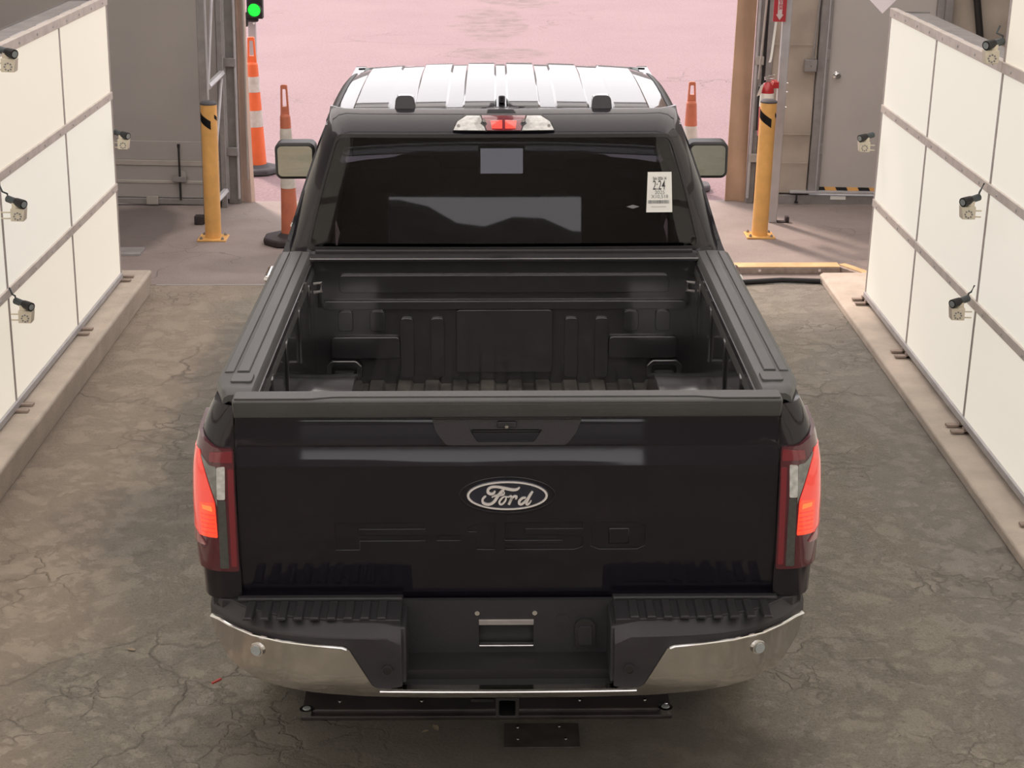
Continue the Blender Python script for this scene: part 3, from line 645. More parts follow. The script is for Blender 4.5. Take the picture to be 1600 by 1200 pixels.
for s in (-1, 1):
    tp('highlight_edge', T([(s*x*(1+.010*(z-.6)), by(x)-.001, z) for x, z in [(.50, .664), (.515, .670), (.60, .674), (.70, .677), (.80, .679), (.88, .680), (.915, .678), (.94, .669), (.955, .661)]], .0055, 8), 'bright', bp_)  # bright tube added along the chrome for its highlight line
tp('highlight_edge', T([(x, by(x)-.001, .521) for x in linspace(-.40, .40, 9)], .005, 8), 'bright', bp_)  # same added highlight tube across the centre
pl = tp('plate_recess', plate([(-.335, .515), (.335, .515), (.335, .735), (-.335, .735)], [rrect(-.093, .083, .574, .668, .006)], lambda u, v, w_: (u, -.045+w_, v), .02), 'step', bp_)
tp('slot_trim', B((-.093, .083, -.052, -.03, .650, .668)), 'galv', pl, bevel=.002)
tp('slot_trim', B((-.093, .083, -.055, -.03, .574, .580)), 'bright', pl, bevel=.002)
tp('slot_back', B((-.10, .09, -.02, -.01, .56, .68)), 'black', pl)
for x in (-.098, .086): tp('plate_screw', disc((x, -.045, .692), (0, -1, 0), .008, .006, 12), 'bright', pl)
tp('recess_floor', B((-.335, .335, -.205, -.03, .49, .517)), 'step', bp_, bevel=.006)
tp('floor_step', B((-.10, .18, -.10, -.045, .517, .528)), 'dark', bp_, bevel=.003)
tp('trailer_socket', plate(rpoly([(.215, .575), (.28, .575), (.28, .655), (.265, .672), (.23, .672), (.215, .655)], .006), [], lambda u, v, w_: (u, -.060+w_, v), .02), 'dark', pl, bevel=.005)
tp('socket_flap', plate(rpoly([(.225, .585), (.27, .585), (.27, .65), (.225, .65)], .008), [], lambda u, v, w_: (u, -.066+w_, v), .01), 'step', pl, bevel=.003)
tp('knockout', disc((.175, -.045, .665), (0, -1, 0), .022, .004, 18), 'step', pl)
tp('bumper_valance', B((-.62, .62, -.16, .05, .50, .55)), 'dark', bp_)
hr = tp('hitch_receiver', plate(rrect(-.040, .034, .372, .448, .008), [rrect(-.029, .023, .383, .437, .005)], lambda u, v, w_: (u, -.16+w_, v), .35), 'dark', bevel=.002)
tp('hitch_tube', B((-.45, .45, .05, .12, .40, .46)), 'dark', hr)
tp('hitch_bore', B((-.03, .024, -.02, .0, .38, .44)), 'black', hr)
tp('chain_plate', B((-.12, -.045, -.10, .1, .40, .41)), 'dark', hr)
# --- cab
YB = [(.80, 1.80), (1.36, 1.825), (1.40, 1.855), (1.88, 1.9157), (1.90, 1.94), (1.925, 1.99), (1.94, 2.03), (1.952, 2.12)]
yb = lambda z: smooth_tab(YB, z, .006)
def cb(u, v, w_):                 # u runs -1..1 across the cab's back
    a = max(0, (abs(u)-.86)/.14); x = u*(xc(min(v, 1.9))-.0*v)
    return (x*(1-.012*a), yb(v)+.085*a*a+.027*x*x+w_, v)
ywin = lambda v: 1.855+(v-1.40)*.1265
def cw(u, v, w_): a = max(0, (abs(u)-.86)/.14); x = u*xc(v); return (x*(1-.012*a), ywin(v)+.085*a*a+.027*x*x+w_, v)
gl_out = rpoly([(-.905, 1.403), (.905, 1.403), (.918, 1.876), (-.918, 1.876)], .035, 6)
bk = tp('cab_back', plate([(-1, .80), (1, .80), (1, 1.948), (-1, 1.948)], [gl_out], cb, .03, .05), 'paint')
sh = lambda P, dx, dz: [(x-math.copysign(dx, x), z-(dz if z > 1.6 else -dz)) for x, z in P]
gl_in = sh(gl_out, .016, .014)
tp('window_seal', plate(gl_out, [gl_in], lambda u, v, w_: cw(u, v, w_-.006), .02, .06), 'dark', bk)
wn = tp('rear_window', plate(gl_in, [], lambda u, v, w_: cw(u, v, w_-.002), .004, .06), 'tint_glass', bk)
# centre high brake lamp
def ch(u, v, w_): p = cb(0, v, 0); return (u, p[1]-.022+w_+.25*u*u, v)
hl = tp('high_brake_lamp', plate(rpoly([(-.212, 1.887), (.212, 1.887), (.195, 1.919), (.155, 1.938), (-.155, 1.938), (-.195, 1.919)], .010), [], lambda u, v, w_: ch(u, v, w_+.006), .022, .04), 'dark', bk)
tp('red_lens', plate([(-.070, 1.891), (.070, 1.891), (.092, 1.936), (-.092, 1.936)], [], ch, .012, .04), 'red_mid', hl, bevel=.002)
for s in (-1, 1):
    tp('clear_lens', plate([(s*.074, 1.891), (s*.206, 1.891), (s*.190, 1.918), (s*.153, 1.935), (s*.096, 1.935)], [], ch, .012, .04), 'white_lens', hl, bevel=.002)
    tp('lit_segment', plate([(s*.006, 1.898), (s*.048, 1.898), (s*.054, 1.922), (s*.006, 1.924)], [], lambda u, v, w_: ch(u, v, w_-.003), .006), 'red_lit', hl)
    tp('lamp_screw', disc((s*.080, ch(.08, 1.922, 0)[1], 1.922), (0, -1, .3), .007, .005, 12), 'galv', hl)
    tp('lamp_screw', disc((s*.185, ch(.185, 1.906, 0)[1], 1.906), (0, -1, .3), .006, .005, 12), 'galv', hl)
# roof with pressed ribs
tong = [(.030, .155), (.235, .362), (.478, .618)]
def rib(x):
    a = abs(x+.008)
    for p, q in tong:
        if p-.009 < a < q+.009: return min(1, (a-p+.009)/.009, (q+.009-a)/.009)
    return 0
xsr = sorted({round(t, 4) for p, q in tong for e in (p-.009, p, q, q+.009) for t in (e-.008, -e-.008)} | {round(v, 4) for v in linspace(-.7, .7, 15)} | {.715, -.715, .73, -.73, .742, -.742})
ZR = [(2.06, 1.938), (2.12, 1.948), (2.3, 1.954), (2.7, 1.963), (3.1, 1.962), (3.45, 1.945), (3.62, 1.925), (3.72, 1.90)]
def roof(x, y):
    rf = max(0, min(1, (y-2.115)/.03)); e = max(0, (abs(x)-.62)/.12); yy = y-.10*(x/.74)**2*(1 if y > 3 else .0)+(.07*(x/.74)**4 if y < 2.5 else 0)
    return (x, yy, smooth_tab(ZR, y, .02)+.008*rib(x)*rf-.012*(x/.62)**2-.035*min(1, e)**2)
ro = tp('cab_roof', thicken(grid(xsr, [2.06, 2.09, 2.115, 2.125, 2.135, 2.146, 2.25, 2.4, 2.6, 2.8, 3.0, 3.2, 3.35, 3.45, 3.53, 3.60, 3.66, 3.72], roof), (0, 0, -.02)), 'paint', smooth=16)
for s in (-1, 1):
    tp('roof_ditch', thicken(grid([0, .25, .5, .75, 1], linspace(2.10, 3.5, 14), lambda u, y, s=s: (s*(.712+.036*u), roof(.712, y)[1]+.01, roof(.712, y)[2]+.004-.02*u*u)), (0, 0, -.012)), 'dark', ro)
    bb = tp('roof_bump', plate(rpoly([(s*.412-.046, 1.915), (s*.412+.046, 1.915), (s*.412+.038, 1.998), (s*.412-.038, 1.998)], .022), [], lambda u, v, w_: (u, 2.11+w_+(v-1.915)*.3, v), .06), 'paint', ro, bevel=.008, seg=3)
tp('antenna_fin', prism([(2.20, 1.955), (2.42, 1.955), (2.30, 1.972), (2.22, 1.985)], 'x', -.02, .008), 'paint', ro, bevel=.006)
# cab sides with window openings
for s in (-1, 1):
    out = [(1.80, .50), (3.95, .50), (4.10, .62), (4.18, .98), (4.45, 1.00), (4.45, 1.27), (4.38, 1.315), (3.76, 1.885), (3.70, 1.90), (2.16, 1.90), (2.06, 1.89), (1.95, 1.40), (1.90, 1.36), (1.80, 1.34)]
    w1 = rpoly([(2.15, 1.37), (2.86, 1.355), (2.86, 1.84), (2.30, 1.84)], .03); w2 = rpoly([(2.99, 1.355), (4.16, 1.335), (3.70, 1.84), (2.99, 1.84)], .03)
    def cs(u, v, w_, s=s): return (s*(xc(v)-.04*max(0, (u-3.9)/.6)-w_), u+.0*v, v)
    sd_ = tp('cab_side', plate(out, [w1, w2], cs, .05, .07), 'paint')
    tp('side_window', plate(w1, [], lambda u, v, w_: cs(u, v, w_+.012), .004, .12), 'tint_glass', sd_)
    tp('side_window', plate(w2, [], lambda u, v, w_: cs(u, v, w_+.012), .004, .12), 'clear_glass', sd_)
    for y in (2.93, 4.17): tp('door_seam', T([cs(y, z, -.001) for z in linspace(.55, 1.33 if y > 4 else 1.85, 12)], .004, 6), 'black', sd_)
    for y in (2.12, 3.12):
        tp('door_handle', T([cs(y, 1.205, -.004), cs(y+.02, 1.205, -.045), cs(y+.2, 1.20, -.05), cs(y+.23, 1.20, -.004)], [.013, .016, .016, .012], 10), 'bright', sd_)
    # front fender and wheel opening
    fo = [(4.19, .60), (FY-.47, .60), *arch(FY, .48, .47), (FY+.47, .60), (5.48, .62), (5.48, 1.0), (5.40, 1.16), (4.45, 1.27), (4.45, 1.0), (4.19, .98)]
    tp('front_fender', plate(fo, [], lambda u, v, w_, s=s: (s*(xc(v)-.09*max(0, (u-4.9)/.6)**2+.015*max(0, 1-abs(math.hypot(u-FY, v-.48)-.48)/.1)-w_), u, v), .03, .09), 'paint')
    # mirror
    mr = tp('door_mirror', prism(rrect(min(s*.985, s*1.198), max(s*.985, s*1.198), 1.285, 1.478, .035), 'y', 3.86, 3.99), 'dark', bevel=.012)
    tp('mirror_glass', prism(rrect(min(s*1.0, s*1.182), max(s*1.0, s*1.182), 1.302, 1.462, .022), 'y', 3.853, 3.859), 'mirror', mr).data.transform(Matrix.Translation((0, 0, 0)))
    tp('mirror_arm', T([(s*.93, 3.92, 1.33), (s*1.02, 3.92, 1.33)], .03, 10), 'dark', mr)
    tp('rocker_step', B((min(s*.86, s*.98), max(s*.86, s*.98), 1.95, 4.05, .40, .44)), 'dark', bevel=.01)
    # wheels
    for y in (WY, FY):
        wh = tp('wheel', lathe([(.26, -.13), (.36, -.135), (.41, -.12), (.42, -.08), (.42, .08), (.41, .12), (.36, .135), (.26, .13)], (0, 0, 0), 32), 'rubber')
        wh.data.transform(Matrix.Translation(Vector((s*.82, y, WR))-ORG) @ Matrix.Rotation(R(90), 4, 'Y') @ Matrix.Translation(ORG))
        rm = tp('rim', lathe([(.24, -.12), (.262, -.02), (.268, .128), (.262, .142), (.235, .137), (.225, .132), (.09, .132), (.08, .145), (.04, .148)], (0, 0, 0), 24), 'bright', wh)
        rm.data.transform(Matrix.Translation(Vector((s*.82, y, WR))-ORG) @ Matrix.Rotation(R(90*s), 4, 'Y') @ Matrix.Translation(ORG))
        for k in range(6):
            a0 = R(60*k); sl = bmesh.new(); ps = [(.10, a0-.13), (.21, a0-.30), (.21, a0+.30), (.10, a0+.13)]
            v0 = [sl.verts.new((s*.953, y+r*math.cos(a), WR+r*math.sin(a))) for r, a in ps]; sl.faces.new(v0); thicken(sl, (s*.0035, 0, 0))
            tp('rim_opening', sl, 'black', rm, smooth=0)
# windscreen, hood, nose
tp('windscreen', thicken(grid(linspace(-1, 1, 13), linspace(0, 1, 8), lambda u, v: (u*(.72+.16*(1-v)), 3.72+.70*(1-v)-.12*u*u, 1.905-.585*(1-v))), (0, .006, 0)), 'screen_glass')
tp('hood', thicken(grid(linspace(-.90, .90, 13), linspace(4.30, 5.48, 8), lambda x, y: (x, y+.0-.06*(x/.9)**2*(y > 5), 1.325-.05*(y-4.3)/1.18-.09*max(0, (y-5.1)/.4)**2-.045*(x/.9)**4+.012*(abs(abs(x)-.45) < .12))), (0, 0, -.03)), 'paint')
ns = tp('front_fascia', B((-.88, .88, 5.36, 5.47, .55, 1.20)), 'paint', bevel=.03)
tp('grille', plate(rrect(-.62, .62, .78, 1.14, .05), [rrect(-.58, .58, .82+.08*k, .87+.08*k, .01) for k in range(4)], lambda u, v, w_: (u, 5.50-w_, v), .03), 'bright', ns)
tp('front_bumper', B((-.93, .93, 5.40, 5.60, .48, .70)), 'chrome', bevel=.03)
for s in (-1, 1): tp('head_lamp', B((min(s*.64, s*.86), max(s*.64, s*.86), 5.44, 5.485, .86, 1.12)), 'white_lens', ns, bevel=.02)
# underbody
un = tp('chassis', B((-.50, -.38, -.05, 5.3, .42, .58), (.38, .50, -.05, 5.3, .42, .58)), 'black')
tp('floor_pan', B((-.85, .85, 1.78, 4.4, .55, .62)), 'black', un)
tp('bed_pan', B((-.80, .80, .02, 1.75, .80, .86)), 'black', un)
for y in (WY, FY): tp('axle', T([(-.72, y, WR), (.72, y, WR)], .05, 10), 'black', un)
# cabin interior
ci = tp('cab_floor', B((-.86, .86, 1.86, 4.3, .62, .66)), 'cab_trim')
def seat(x0, x1, y, name, z0=.66, ht=1.38, heads=()):
    st = tp(name, B((x0, x1, y, y+.5, z0, z0+.3)), 'seat', bevel=.05)
    tp('seat_back', plate(rrect(x0, x1, z0+.25, ht, .08), [], lambda u, v, w_: (u, y-.02-(v-z0-.25)*.2+w_, v), .14), 'seat', st, bevel=.03)
    for hx in heads:
        hd = tp('headrest', plate(rrect(hx-.12, hx+.12, ht+.03, ht+.21, .05), [], lambda u, v, w_: (u, y-.18+w_, v), .09), 'seat', st, bevel=.025)
        tp('headrest_post', T([(hx-.05, y-.13, ht-.03), (hx-.05, y-.13, ht+.06)], .006, 6), 'galv', hd); tp('headrest_post', T([(hx+.05, y-.13, ht-.03), (hx+.05, y-.13, ht+.06)], .006, 6), 'galv', hd)
seat(-.68, .68, 2.30, 'rear_bench', heads=(-.45, .45), ht=1.30)
seat(-.66, -.16, 3.15, 'front_seat', heads=(-.41,), ht=1.36); seat(.16, .66, 3.15, 'front_seat', heads=(.41,), ht=1.36)
tp('headliner', B((-.66, .66, 2.12, 3.66, 1.835, 1.86), (-.60, -.12, 3.55, 3.70, 1.70, 1.84), (.12, .60, 3.55, 3.70, 1.70, 1.84)), 'cab_trim', bevel=.01)  # slab and visor blocks added to shut out the bright windscreen band
ds = tp('dashboard', B((-.80, .80, 3.98, 4.35, .98, 1.25)), 'cab_trim', bevel=.05)
tp('dash_screen', prism(rrect(-.125, .125, 1.22, 1.45, .012), 'y', 3.93, 3.955), 'dark', ds)
tp('screen_image', B((-.113, .113, 3.925, 3.929, 1.30, 1.435)), 'screen', ds)
sw = bmesh.new(); addtube(sw, [(-.41+.19*math.cos(t), 3.78+.19*math.sin(t)*.3, 1.14+.19*math.sin(t)) for t in linspace(0, 2*math.pi, 25)], .015, 8, False)
tp('steering_wheel', sw, 'cab_trim', ds)
tp('rear_view_mirror', prism(rrect(-.13, .13, 1.70, 1.78, .03), 'y', 3.70, 3.73), 'dark', ci, bevel=.008)
# sticker inside the rear window
def stk(u, v, w_): p = cb(.0, v, 0); return (u, ywin(v)+.027*u*u+.085*max(0, (abs(u/xc(v))-.86)/.14)**2-.0045+w_, v)
SX0, SX1, SZ0, SZ1 = .588, .690, 1.556, 1.720
st_ = tp('window_sticker', plate([(SX0, SZ0), (SX1+.006, SZ0), (SX1, SZ1), (SX0+.004, SZ1)], [], stk, .002, .05), 'paper', bk)
SC = (SX0+SX1)/2+.002; SL = (yb(SZ1)-yb(SZ0))/(SZ1-SZ0)
def words(s, size, dx, z, m, xs_=1.0, bold=0.0):
    bm = text_bm(s, size, xs_, bold)
    for v in bm.verts:
        x, zz = SC+dx+v.co.x, z+v.co.y; v.co = Vector(stk(x, zz, -.0012-v.co.z))
    return tp('lettering', bm, m, st_, smooth=0)
words('Sale 2026 14', .0175, 0, 1.694, 'ink', .62, .0002)
words('2:24', .055, -.002, 1.665, 'ink', .56, .0002)
words('2025', .020, .002, 1.637, 'ink_grey', 1.05); words('X10,518', .0205, .002, 1.620, 'ink_grey', 1.0)
bc = bmesh.new(); xx = SX0+.008
random.seed(7)
while xx < SX1-.008:
    wd = random.choice((.0008, .0014, .0022)); q = [bc.verts.new(stk(a, b, -.0012)) for a, b in ((xx, 1.592), (xx+wd, 1.592), (xx+wd, 1.606), (xx, 1.606))]; bc.faces.new(q); xx += wd+random.choice((.0008, .0014))
tag(tp('barcode', bc, 'ink_grey', st_, smooth=0), kind='stuff')
tp('printed_lines', plate(bar(SX0+.02, SX1-.02, 1.578, 1.5795), [], lambda u, v, w_: stk(u, v, -.0012), 0), 'ink_grey', st_)
tp('small_decal', plate([(.505, 1.580), (.532, 1.588), (.56, 1.580), (.532, 1.572)], [], lambda u, v, w_: stk(u, v, -.001), 0), 'ink_grey', bk)
world()
# ================================================================== BOLLARDS
bo = thing('bollard', 'yellow steel bollard with a black stripe standing left of the exit', 'bollard', (-2.233, 7.78, 0), 'yellow bollards by the exit', lean=LEAN)
link('post', lathe([(.062, .012), (.062, 1.045)], (-2.233, 7.78, 0), 28), 'yellow', bo)
link('cap', lathe([(.064, 1.045), (.064, 1.055), (.05, 1.068), (.02, 1.073)], (-2.233, 7.78, 0), 28), 'grey_base', bo)
bpz = thicken(grid([-.11, .11], [-.10, .10], lambda u, v: (-2.233+u, 7.78+v, .0)), (0, 0, .014))
link('base_plate', bpz, 'yellow', bo, bevel=.003)
for a in (-1, 1):
    for b in (-1, 1): link('anchor_bolt', lathe([(.012, .014), (.012, .026), (.006, .027), (.006, .034)], (-2.233+a*.082, 7.78+b*.075, 0), 8), 'galv', bo)
def stripe(a0, a1, z0, z1, slope):
    def f(u, v): a = R(a0+(a1-a0)*u); return (-2.233+.0632*math.cos(a), 7.78+.0632*math.sin(a), z0+slope*u+(z1-z0)*v)
    return grid(linspace(0, 1, 14), [0, .5, 1], f)
link('black_stripe', thicken(stripe(186, 290, .935, 1.0, -.075), (0, 0, .001)), 'black', bo)
link('black_stripe', thicken(stripe(318, 350, .945, .975, -.025), (0, 0, .001)), 'black', bo)
copy_thing(bo, (2.022, 7.82, 0), 'yellow steel bollard with a black stripe at right of exit, before the fire extinguisher')
world()
# ================================================================== CONES
def cone(name, label, x, y, h, bands, base, omat, bmat, bw=.2, sc_=1.0, rot=0):
    c = thing(name, label, 'cone', (x, y, 0), 'tall traffic cones at the exit')
    hb_ = .80*h; r0, r1 = .088*sc_, .050*sc_
    rad = lambda z: r0+(r1-r0)*(z-.05)/(hb_-.05)
    link('rubber_base', prism(rpoly([(x+bw*math.cos(R(a+rot)), y+bw*math.sin(R(a+rot))) for a in range(22, 382, 45)], .02), 'z', 0, .055), base, c, bevel=.015)
    link('base_collar', lathe([(r0+.03, .055), (r0+.012, .07), (r0+.002, .08)], (x, y, 0), 24), base, c)
    zs = sorted(bands)
    for (z0, k), (z1, _) in zip(zs, zs[1:]+[(hb_, 0)]):
        e = 0.002 if k == 'w' else 0
        link('white_band' if k == 'w' else 'orange_section', lathe([(rad(z0)+e, z0+.0005), (rad(z0)+e, z0+.004), (rad(z1)+e, z1-.004), (rad(z1)+e, z1)], (x, y, 0), 24), 'white_band' if k == 'w' else omat, c)
    link('neck', lathe([(r1, hb_), (r1*.9, hb_+.012), (r1*.75, hb_+.02)], (x, y, 0), 20), omat, c)
    hw = r1*.82
    link('grab_handle', plate(rpoly([(-hw, hb_+.01), (hw, hb_+.01), (hw*.74, h-.005), (-hw*.74, h-.005)], .012), [rpoly([(-hw*.52, hb_+.075), (hw*.52, hb_+.075), (hw*.42, h-.035), (-hw*.42, h-.035)], .008)], lambda u, v, w_: (x+u, y-.018+w_, v), .036), omat, c, bevel=.006)
    world(); return c
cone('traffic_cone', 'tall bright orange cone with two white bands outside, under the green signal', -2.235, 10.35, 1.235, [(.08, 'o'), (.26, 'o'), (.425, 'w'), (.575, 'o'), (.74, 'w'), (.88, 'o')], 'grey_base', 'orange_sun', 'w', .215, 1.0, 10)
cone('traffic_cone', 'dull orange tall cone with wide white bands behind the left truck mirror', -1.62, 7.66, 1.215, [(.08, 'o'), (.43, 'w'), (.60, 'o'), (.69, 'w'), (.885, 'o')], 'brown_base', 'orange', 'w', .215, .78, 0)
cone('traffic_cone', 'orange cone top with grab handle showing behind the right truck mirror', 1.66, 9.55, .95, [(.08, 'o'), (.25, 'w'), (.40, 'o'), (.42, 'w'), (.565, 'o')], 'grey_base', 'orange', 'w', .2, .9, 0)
# ================================================================== EXIT HARDWARE
sg = thing('traffic_signal', 'black signal box with glowing green lamp hung beside the exit', 'signal', (-2.20, 10.62, 1.3), lean=LEAN)
link('housing', B((-2.298, -2.155, 10.58, 10.68, 1.365, 1.70)), 'black', sg, bevel=.006)
link('green_lamp', disc((-2.226, 10.58, 1.446), (0, -1, 0), .058, .012, 28), 'green_on', sg)
link('lamp_hood', plate(ellipse(-2.226, 1.446, .066, .066, 28), [ellipse(-2.226, 1.446, .059, .059, 28)], lambda u, v, w_: (u, 10.53+w_, v), .05), 'black', sg)
link('off_lamp', disc((-2.226, 10.58, 1.60), (0, -1, 0), .058, .012, 28), 'dark', sg)
link('hood_tail', B((-2.298, -2.20, 10.59, 10.66, 1.335, 1.365)), 'black', sg, bevel=.01)
link('bracket', B((-2.328, -2.298, 10.60, 10.66, 1.29, 1.42)), 'black', sg, bevel=.003)
link('screw', disc((-2.235, 10.585, 1.325), (0, -1, 0), .010, .006, 10), 'bright', sg)
world()
sp = thing('signal_post', 'pale grey square post behind the bright orange cone carrying the green signal', 'post', (-2.25, 10.73, 0), lean=LEAN)
link('post', B((-2.335, -2.265, 10.70, 10.76, 0, 2.4)), 'lightsteel', sp, bevel=.003)
for z in (.35, .66, .9): link('clamp', B((-2.34, -2.31, 10.685, 10.70, z, z+.05)), 'galv', sp, bevel=.003)
world()
tr = thing('truss_column', 'grey steel truss column standing behind the left bollard', 'column', (-2.345, 8.3, 0), lean=LEAN)
link('chord', B((-2.385, -2.325, 8.27, 8.33, 0, 4.3)), 'galv', tr, bevel=.004)
link('chord', B((-2.335, -2.29, 8.87, 8.92, 0, 4.3)), 'galv', tr, bevel=.004)
link('edge_strip', B((-2.325, -2.312, 8.27, 8.29, 1.0, 4.3)), 'lightsteel', tr)
link('cross_bar', T([(-2.32, 8.30, 1.10), (-2.30, 8.88, 1.12)], .028, 6), 'lightsteel', tr)
link('cross_bar', T([(-2.33, 8.30, .14), (-2.30, 8.88, .14)], .028, 6), 'lightsteel', tr)
link('diagonal', T([(-2.318, 8.29, 1.08), (-2.30, 8.86, 2.5)], .012, 8), 'lightsteel', tr)
link('diagonal', T([(-2.318, 8.29, .16), (-2.30, 8.86, 1.08)], .012, 8), 'lightsteel', tr)
link('foot_bracket', B((-2.46, -2.385, 8.24, 8.32, 0, .07)), 'brown_base', tr, bevel=.006)
link('foot_bracket', B((-2.40, -2.345, 8.84, 8.92, 0, .07)), 'brown_base', tr, bevel=.006)
world()
rp = thing('steel_post', 'pale square steel post behind the right bollard holding the red sign', 'post', (2.19, 8.3, 0), lean=LEAN)
link('post', B((2.165, 2.232, 8.28, 8.34, 0, 4.3)), 'lightsteel', rp, bevel=.004)
link('foot_bracket', B((2.235, 2.33, 8.27, 8.33, 0, .012), (2.30, 2.33, 8.27, 8.33, 0, .05)), 'brown_base', rp, bevel=.003)
for z in (1.05, 1.12, .93): link('bolt', disc((2.232, 8.31, z), (1, 0, 0), .007, .014, 8), 'bright', rp)
world()
sn = thing('wall_sign', 'red fire extinguisher sign with white down arrow on the right post', 'sign', (2.155, 8.27, 1.6), lean=LEAN)
link('sign_board', B((2.118, 2.216, 8.262, 8.270, 1.60, 2.06)), 'signred', sn)
link('arrow', prism([(2.150, 1.655), (2.184, 1.655), (2.184, 2.03), (2.150, 2.03)], 'y', 8.259, 8.262), 'signwhite', sn, 0)
link('arrow', prism([(2.167, 1.612), (2.196, 1.655), (2.138, 1.655)], 'y', 8.259, 8.262), 'signwhite', sn, 0)
tb = text_bm('FIRE EXTINGUISHER', .036, 1.0, .0006)
for v in tb.verts: v.co = Vector((2.167+v.co.y, 8.2575, 1.85-v.co.x))
link('lettering', tb, 'signred', sn, 0)
world()
ex = thing('fire_extinguisher', 'red fire extinguisher hanging on the post behind the right bollard', 'extinguisher', (2.085, 8.16, .72), lean=LEAN)
link('cylinder', lathe([(.045, .0), (.053, .01), (.055, .03), (.055, .36), (.05, .39), (.035, .415), (.02, .43)], (2.075, 8.16, .72), 24), 'red_ext', ex)
link('label_band', lathe([(.0558, .24), (.0558, .345)], (2.075, 8.16, .72), 24), 'paper', ex)
link('valve', T([(2.062, 8.16, 1.145), (2.062, 8.16, 1.185)], .014, 12), 'bright', ex)
link('lever', T([(2.045, 8.14, 1.185), (2.075, 8.15, 1.195), (2.125, 8.17, 1.20)], .007, 8), 'bright', ex)
link('lever', T([(2.05, 8.14, 1.172), (2.08, 8.15, 1.176), (2.12, 8.17, 1.170)], .006, 8), 'bright', ex)
link('hose', T([(2.05, 8.14, 1.16), (2.005, 8.11, 1.12), (2.0, 8.10, .95), (2.005, 8.11, .78)], .010, 8), 'rubber', ex)
link('inspection_tag', prism([(2.035, 1.15), (2.01, 1.125), (1.985, 1.045), (2.015, 1.06)], 'y', 8.088, 8.092), 'white_band', ex, 0)
link('wall_bracket', B((2.12, 2.165, 8.16, 8.29, 1.10, 1.15)), 'red_ext', ex, bevel=.003)
world()
tag(link('paper_strip', thicken(grid(linspace(0, 1, 3), linspace(0, 1, 14), lambda u, v: (2.095+.018*u+.034*v**.6, 8.235+.01*math.sin(v*3), 1.29+.31*v)), (0, .002, 0)), 'paper'), 'thin white paper strip dangling below the red sign', 'paper')
tag(link('cord', T([(2.065, 8.5, 1.12), (2.09, 8.5, 1.5), (2.13, 8.5, 2.3), (2.16, 8.5, 4.4)], .009, 8), 'wallband'), 'pale cord running down beside the right post to the extinguisher', 'cord')
jb = thing('junction_box', 'grey square electrical box on the tarp beside the grey door', 'electrical box', (2.565, 8.96, 1.17), lean=LEAN)
link('box', B((2.508, 2.61, 8.925, 8.975, 1.115, 1.215)), 'galv', jb, bevel=.004)
link('cover', B((2.513, 2.605, 8.920, 8.926, 1.12, 1.21)), 'galv', jb, bevel=.002)
link('cover_screw', disc((2.56, 8.92, 1.165), (0, -1, 0), .006, .004, 8), 'bright', jb)
link('conduit', T([(2.575, 8.945, 1.215), (2.60, 8.945, 1.8), (2.60, 8.945, 3.2)], .010, 8), 'galv', jb)
world()
dbt = thing('drop_bolt', 'dark vertical rod with grey plate on the lower left wall beside truss column', 'bolt', (-2.68, 8.95, .05), lean=LEAN)
link('rod', T([(-2.69, 8.945, .05), (-2.69, 8.945, .51)], .009, 8), 'dark', dbt)
link('rod_tip', T([(-2.69, 8.945, .495), (-2.69, 8.945, .525)], .013, 8), 'dark', dbt)
link('guide_plate', B((-2.755, -2.635, 8.935, 8.96, .205, .25)), 'galv', dbt, bevel=.003)
link('guide_back', prism([(-2.73, .25), (-2.64, .25), (-2.64, .28), (-2.66, .295), (-2.71, .295)], 'y', 8.955, 8.965), 'wallgrey', dbt)
world()
db2 = thing('drop_bolt', 'small black bolt hanging under the threshold left of the grey door', 'bolt', (2.50, 8.93, .09), lean=LEAN)
link('rod', T([(2.50, 8.925, .02), (2.50, 8.925, .085)], .008, 8), 'dark', db2)
link('bolt_head', lathe([(.016, 0), (.016, .012)], (2.50, 8.925, .018), 12), 'dark', db2)
world()
# floor clutter by the exit
tb_ = thing('timber_beam', 'long yellow topped timber beam lying across the floor right of truck', 'beam', (2.05, 6.73, 0))
link('beam_body', B((1.45, 2.43, 6.68, 6.81, 0, .048)), 'timber', tb_, bevel=.004)
link('yellow_top', B((1.452, 2.428, 6.685, 6.808, .048, .053)), 'yellowtop', tb_)
for x in (1.85, 2.28): link('beam_bolt', disc((x, 6.68, .028), (0, -1, 0), .011, .006, 10), 'bright', tb_)
world()
t2 = thing('timber_beam', 'short yellow topped timber angled towards the right curb end', 'beam', (2.5, 6.6, 0))
def rotbox(x, y, L_, W_, z0, z1, a):
    bm = bmesh.new(); addbox(bm, 0, L_, -W_/2, W_/2, z0, z1, Matrix.Translation((x, y, 0)) @ Matrix.Rotation(R(a), 4, 'Z')); return bm
link('beam_body', rotbox(2.455, 6.77, .62, .11, 0, .048, -62), 'timber', t2, bevel=.004)
link('yellow_top', rotbox(2.456, 6.77, .615, .06, .048, .053, -62), 'yellowtop', t2)
world()
tag(link('rubber_hose', T([(1.3, 6.38, .018), (1.69, 6.40, .018), (1.97, 6.455, .018), (2.18, 6.43, .018), (2.24, 6.42, .018)], .018, 10), 'rubber'), 'black rubber hose lying on the floor before the right curb', 'hose')
fp = thing('steel_sheet', 'small pale steel sheet lying on the floor past the left curb end', 'sheet', (-2.78, 7.37, 0))
link('sheet', B((-2.98, -2.70, 7.27, 7.48, 0, .012)), 'galv', fp, bevel=.002)
link('sheet_flange', B((-2.98, -2.70, 7.255, 7.27, 0, .02)), 'lightsteel', fp, bevel=.002)
world()
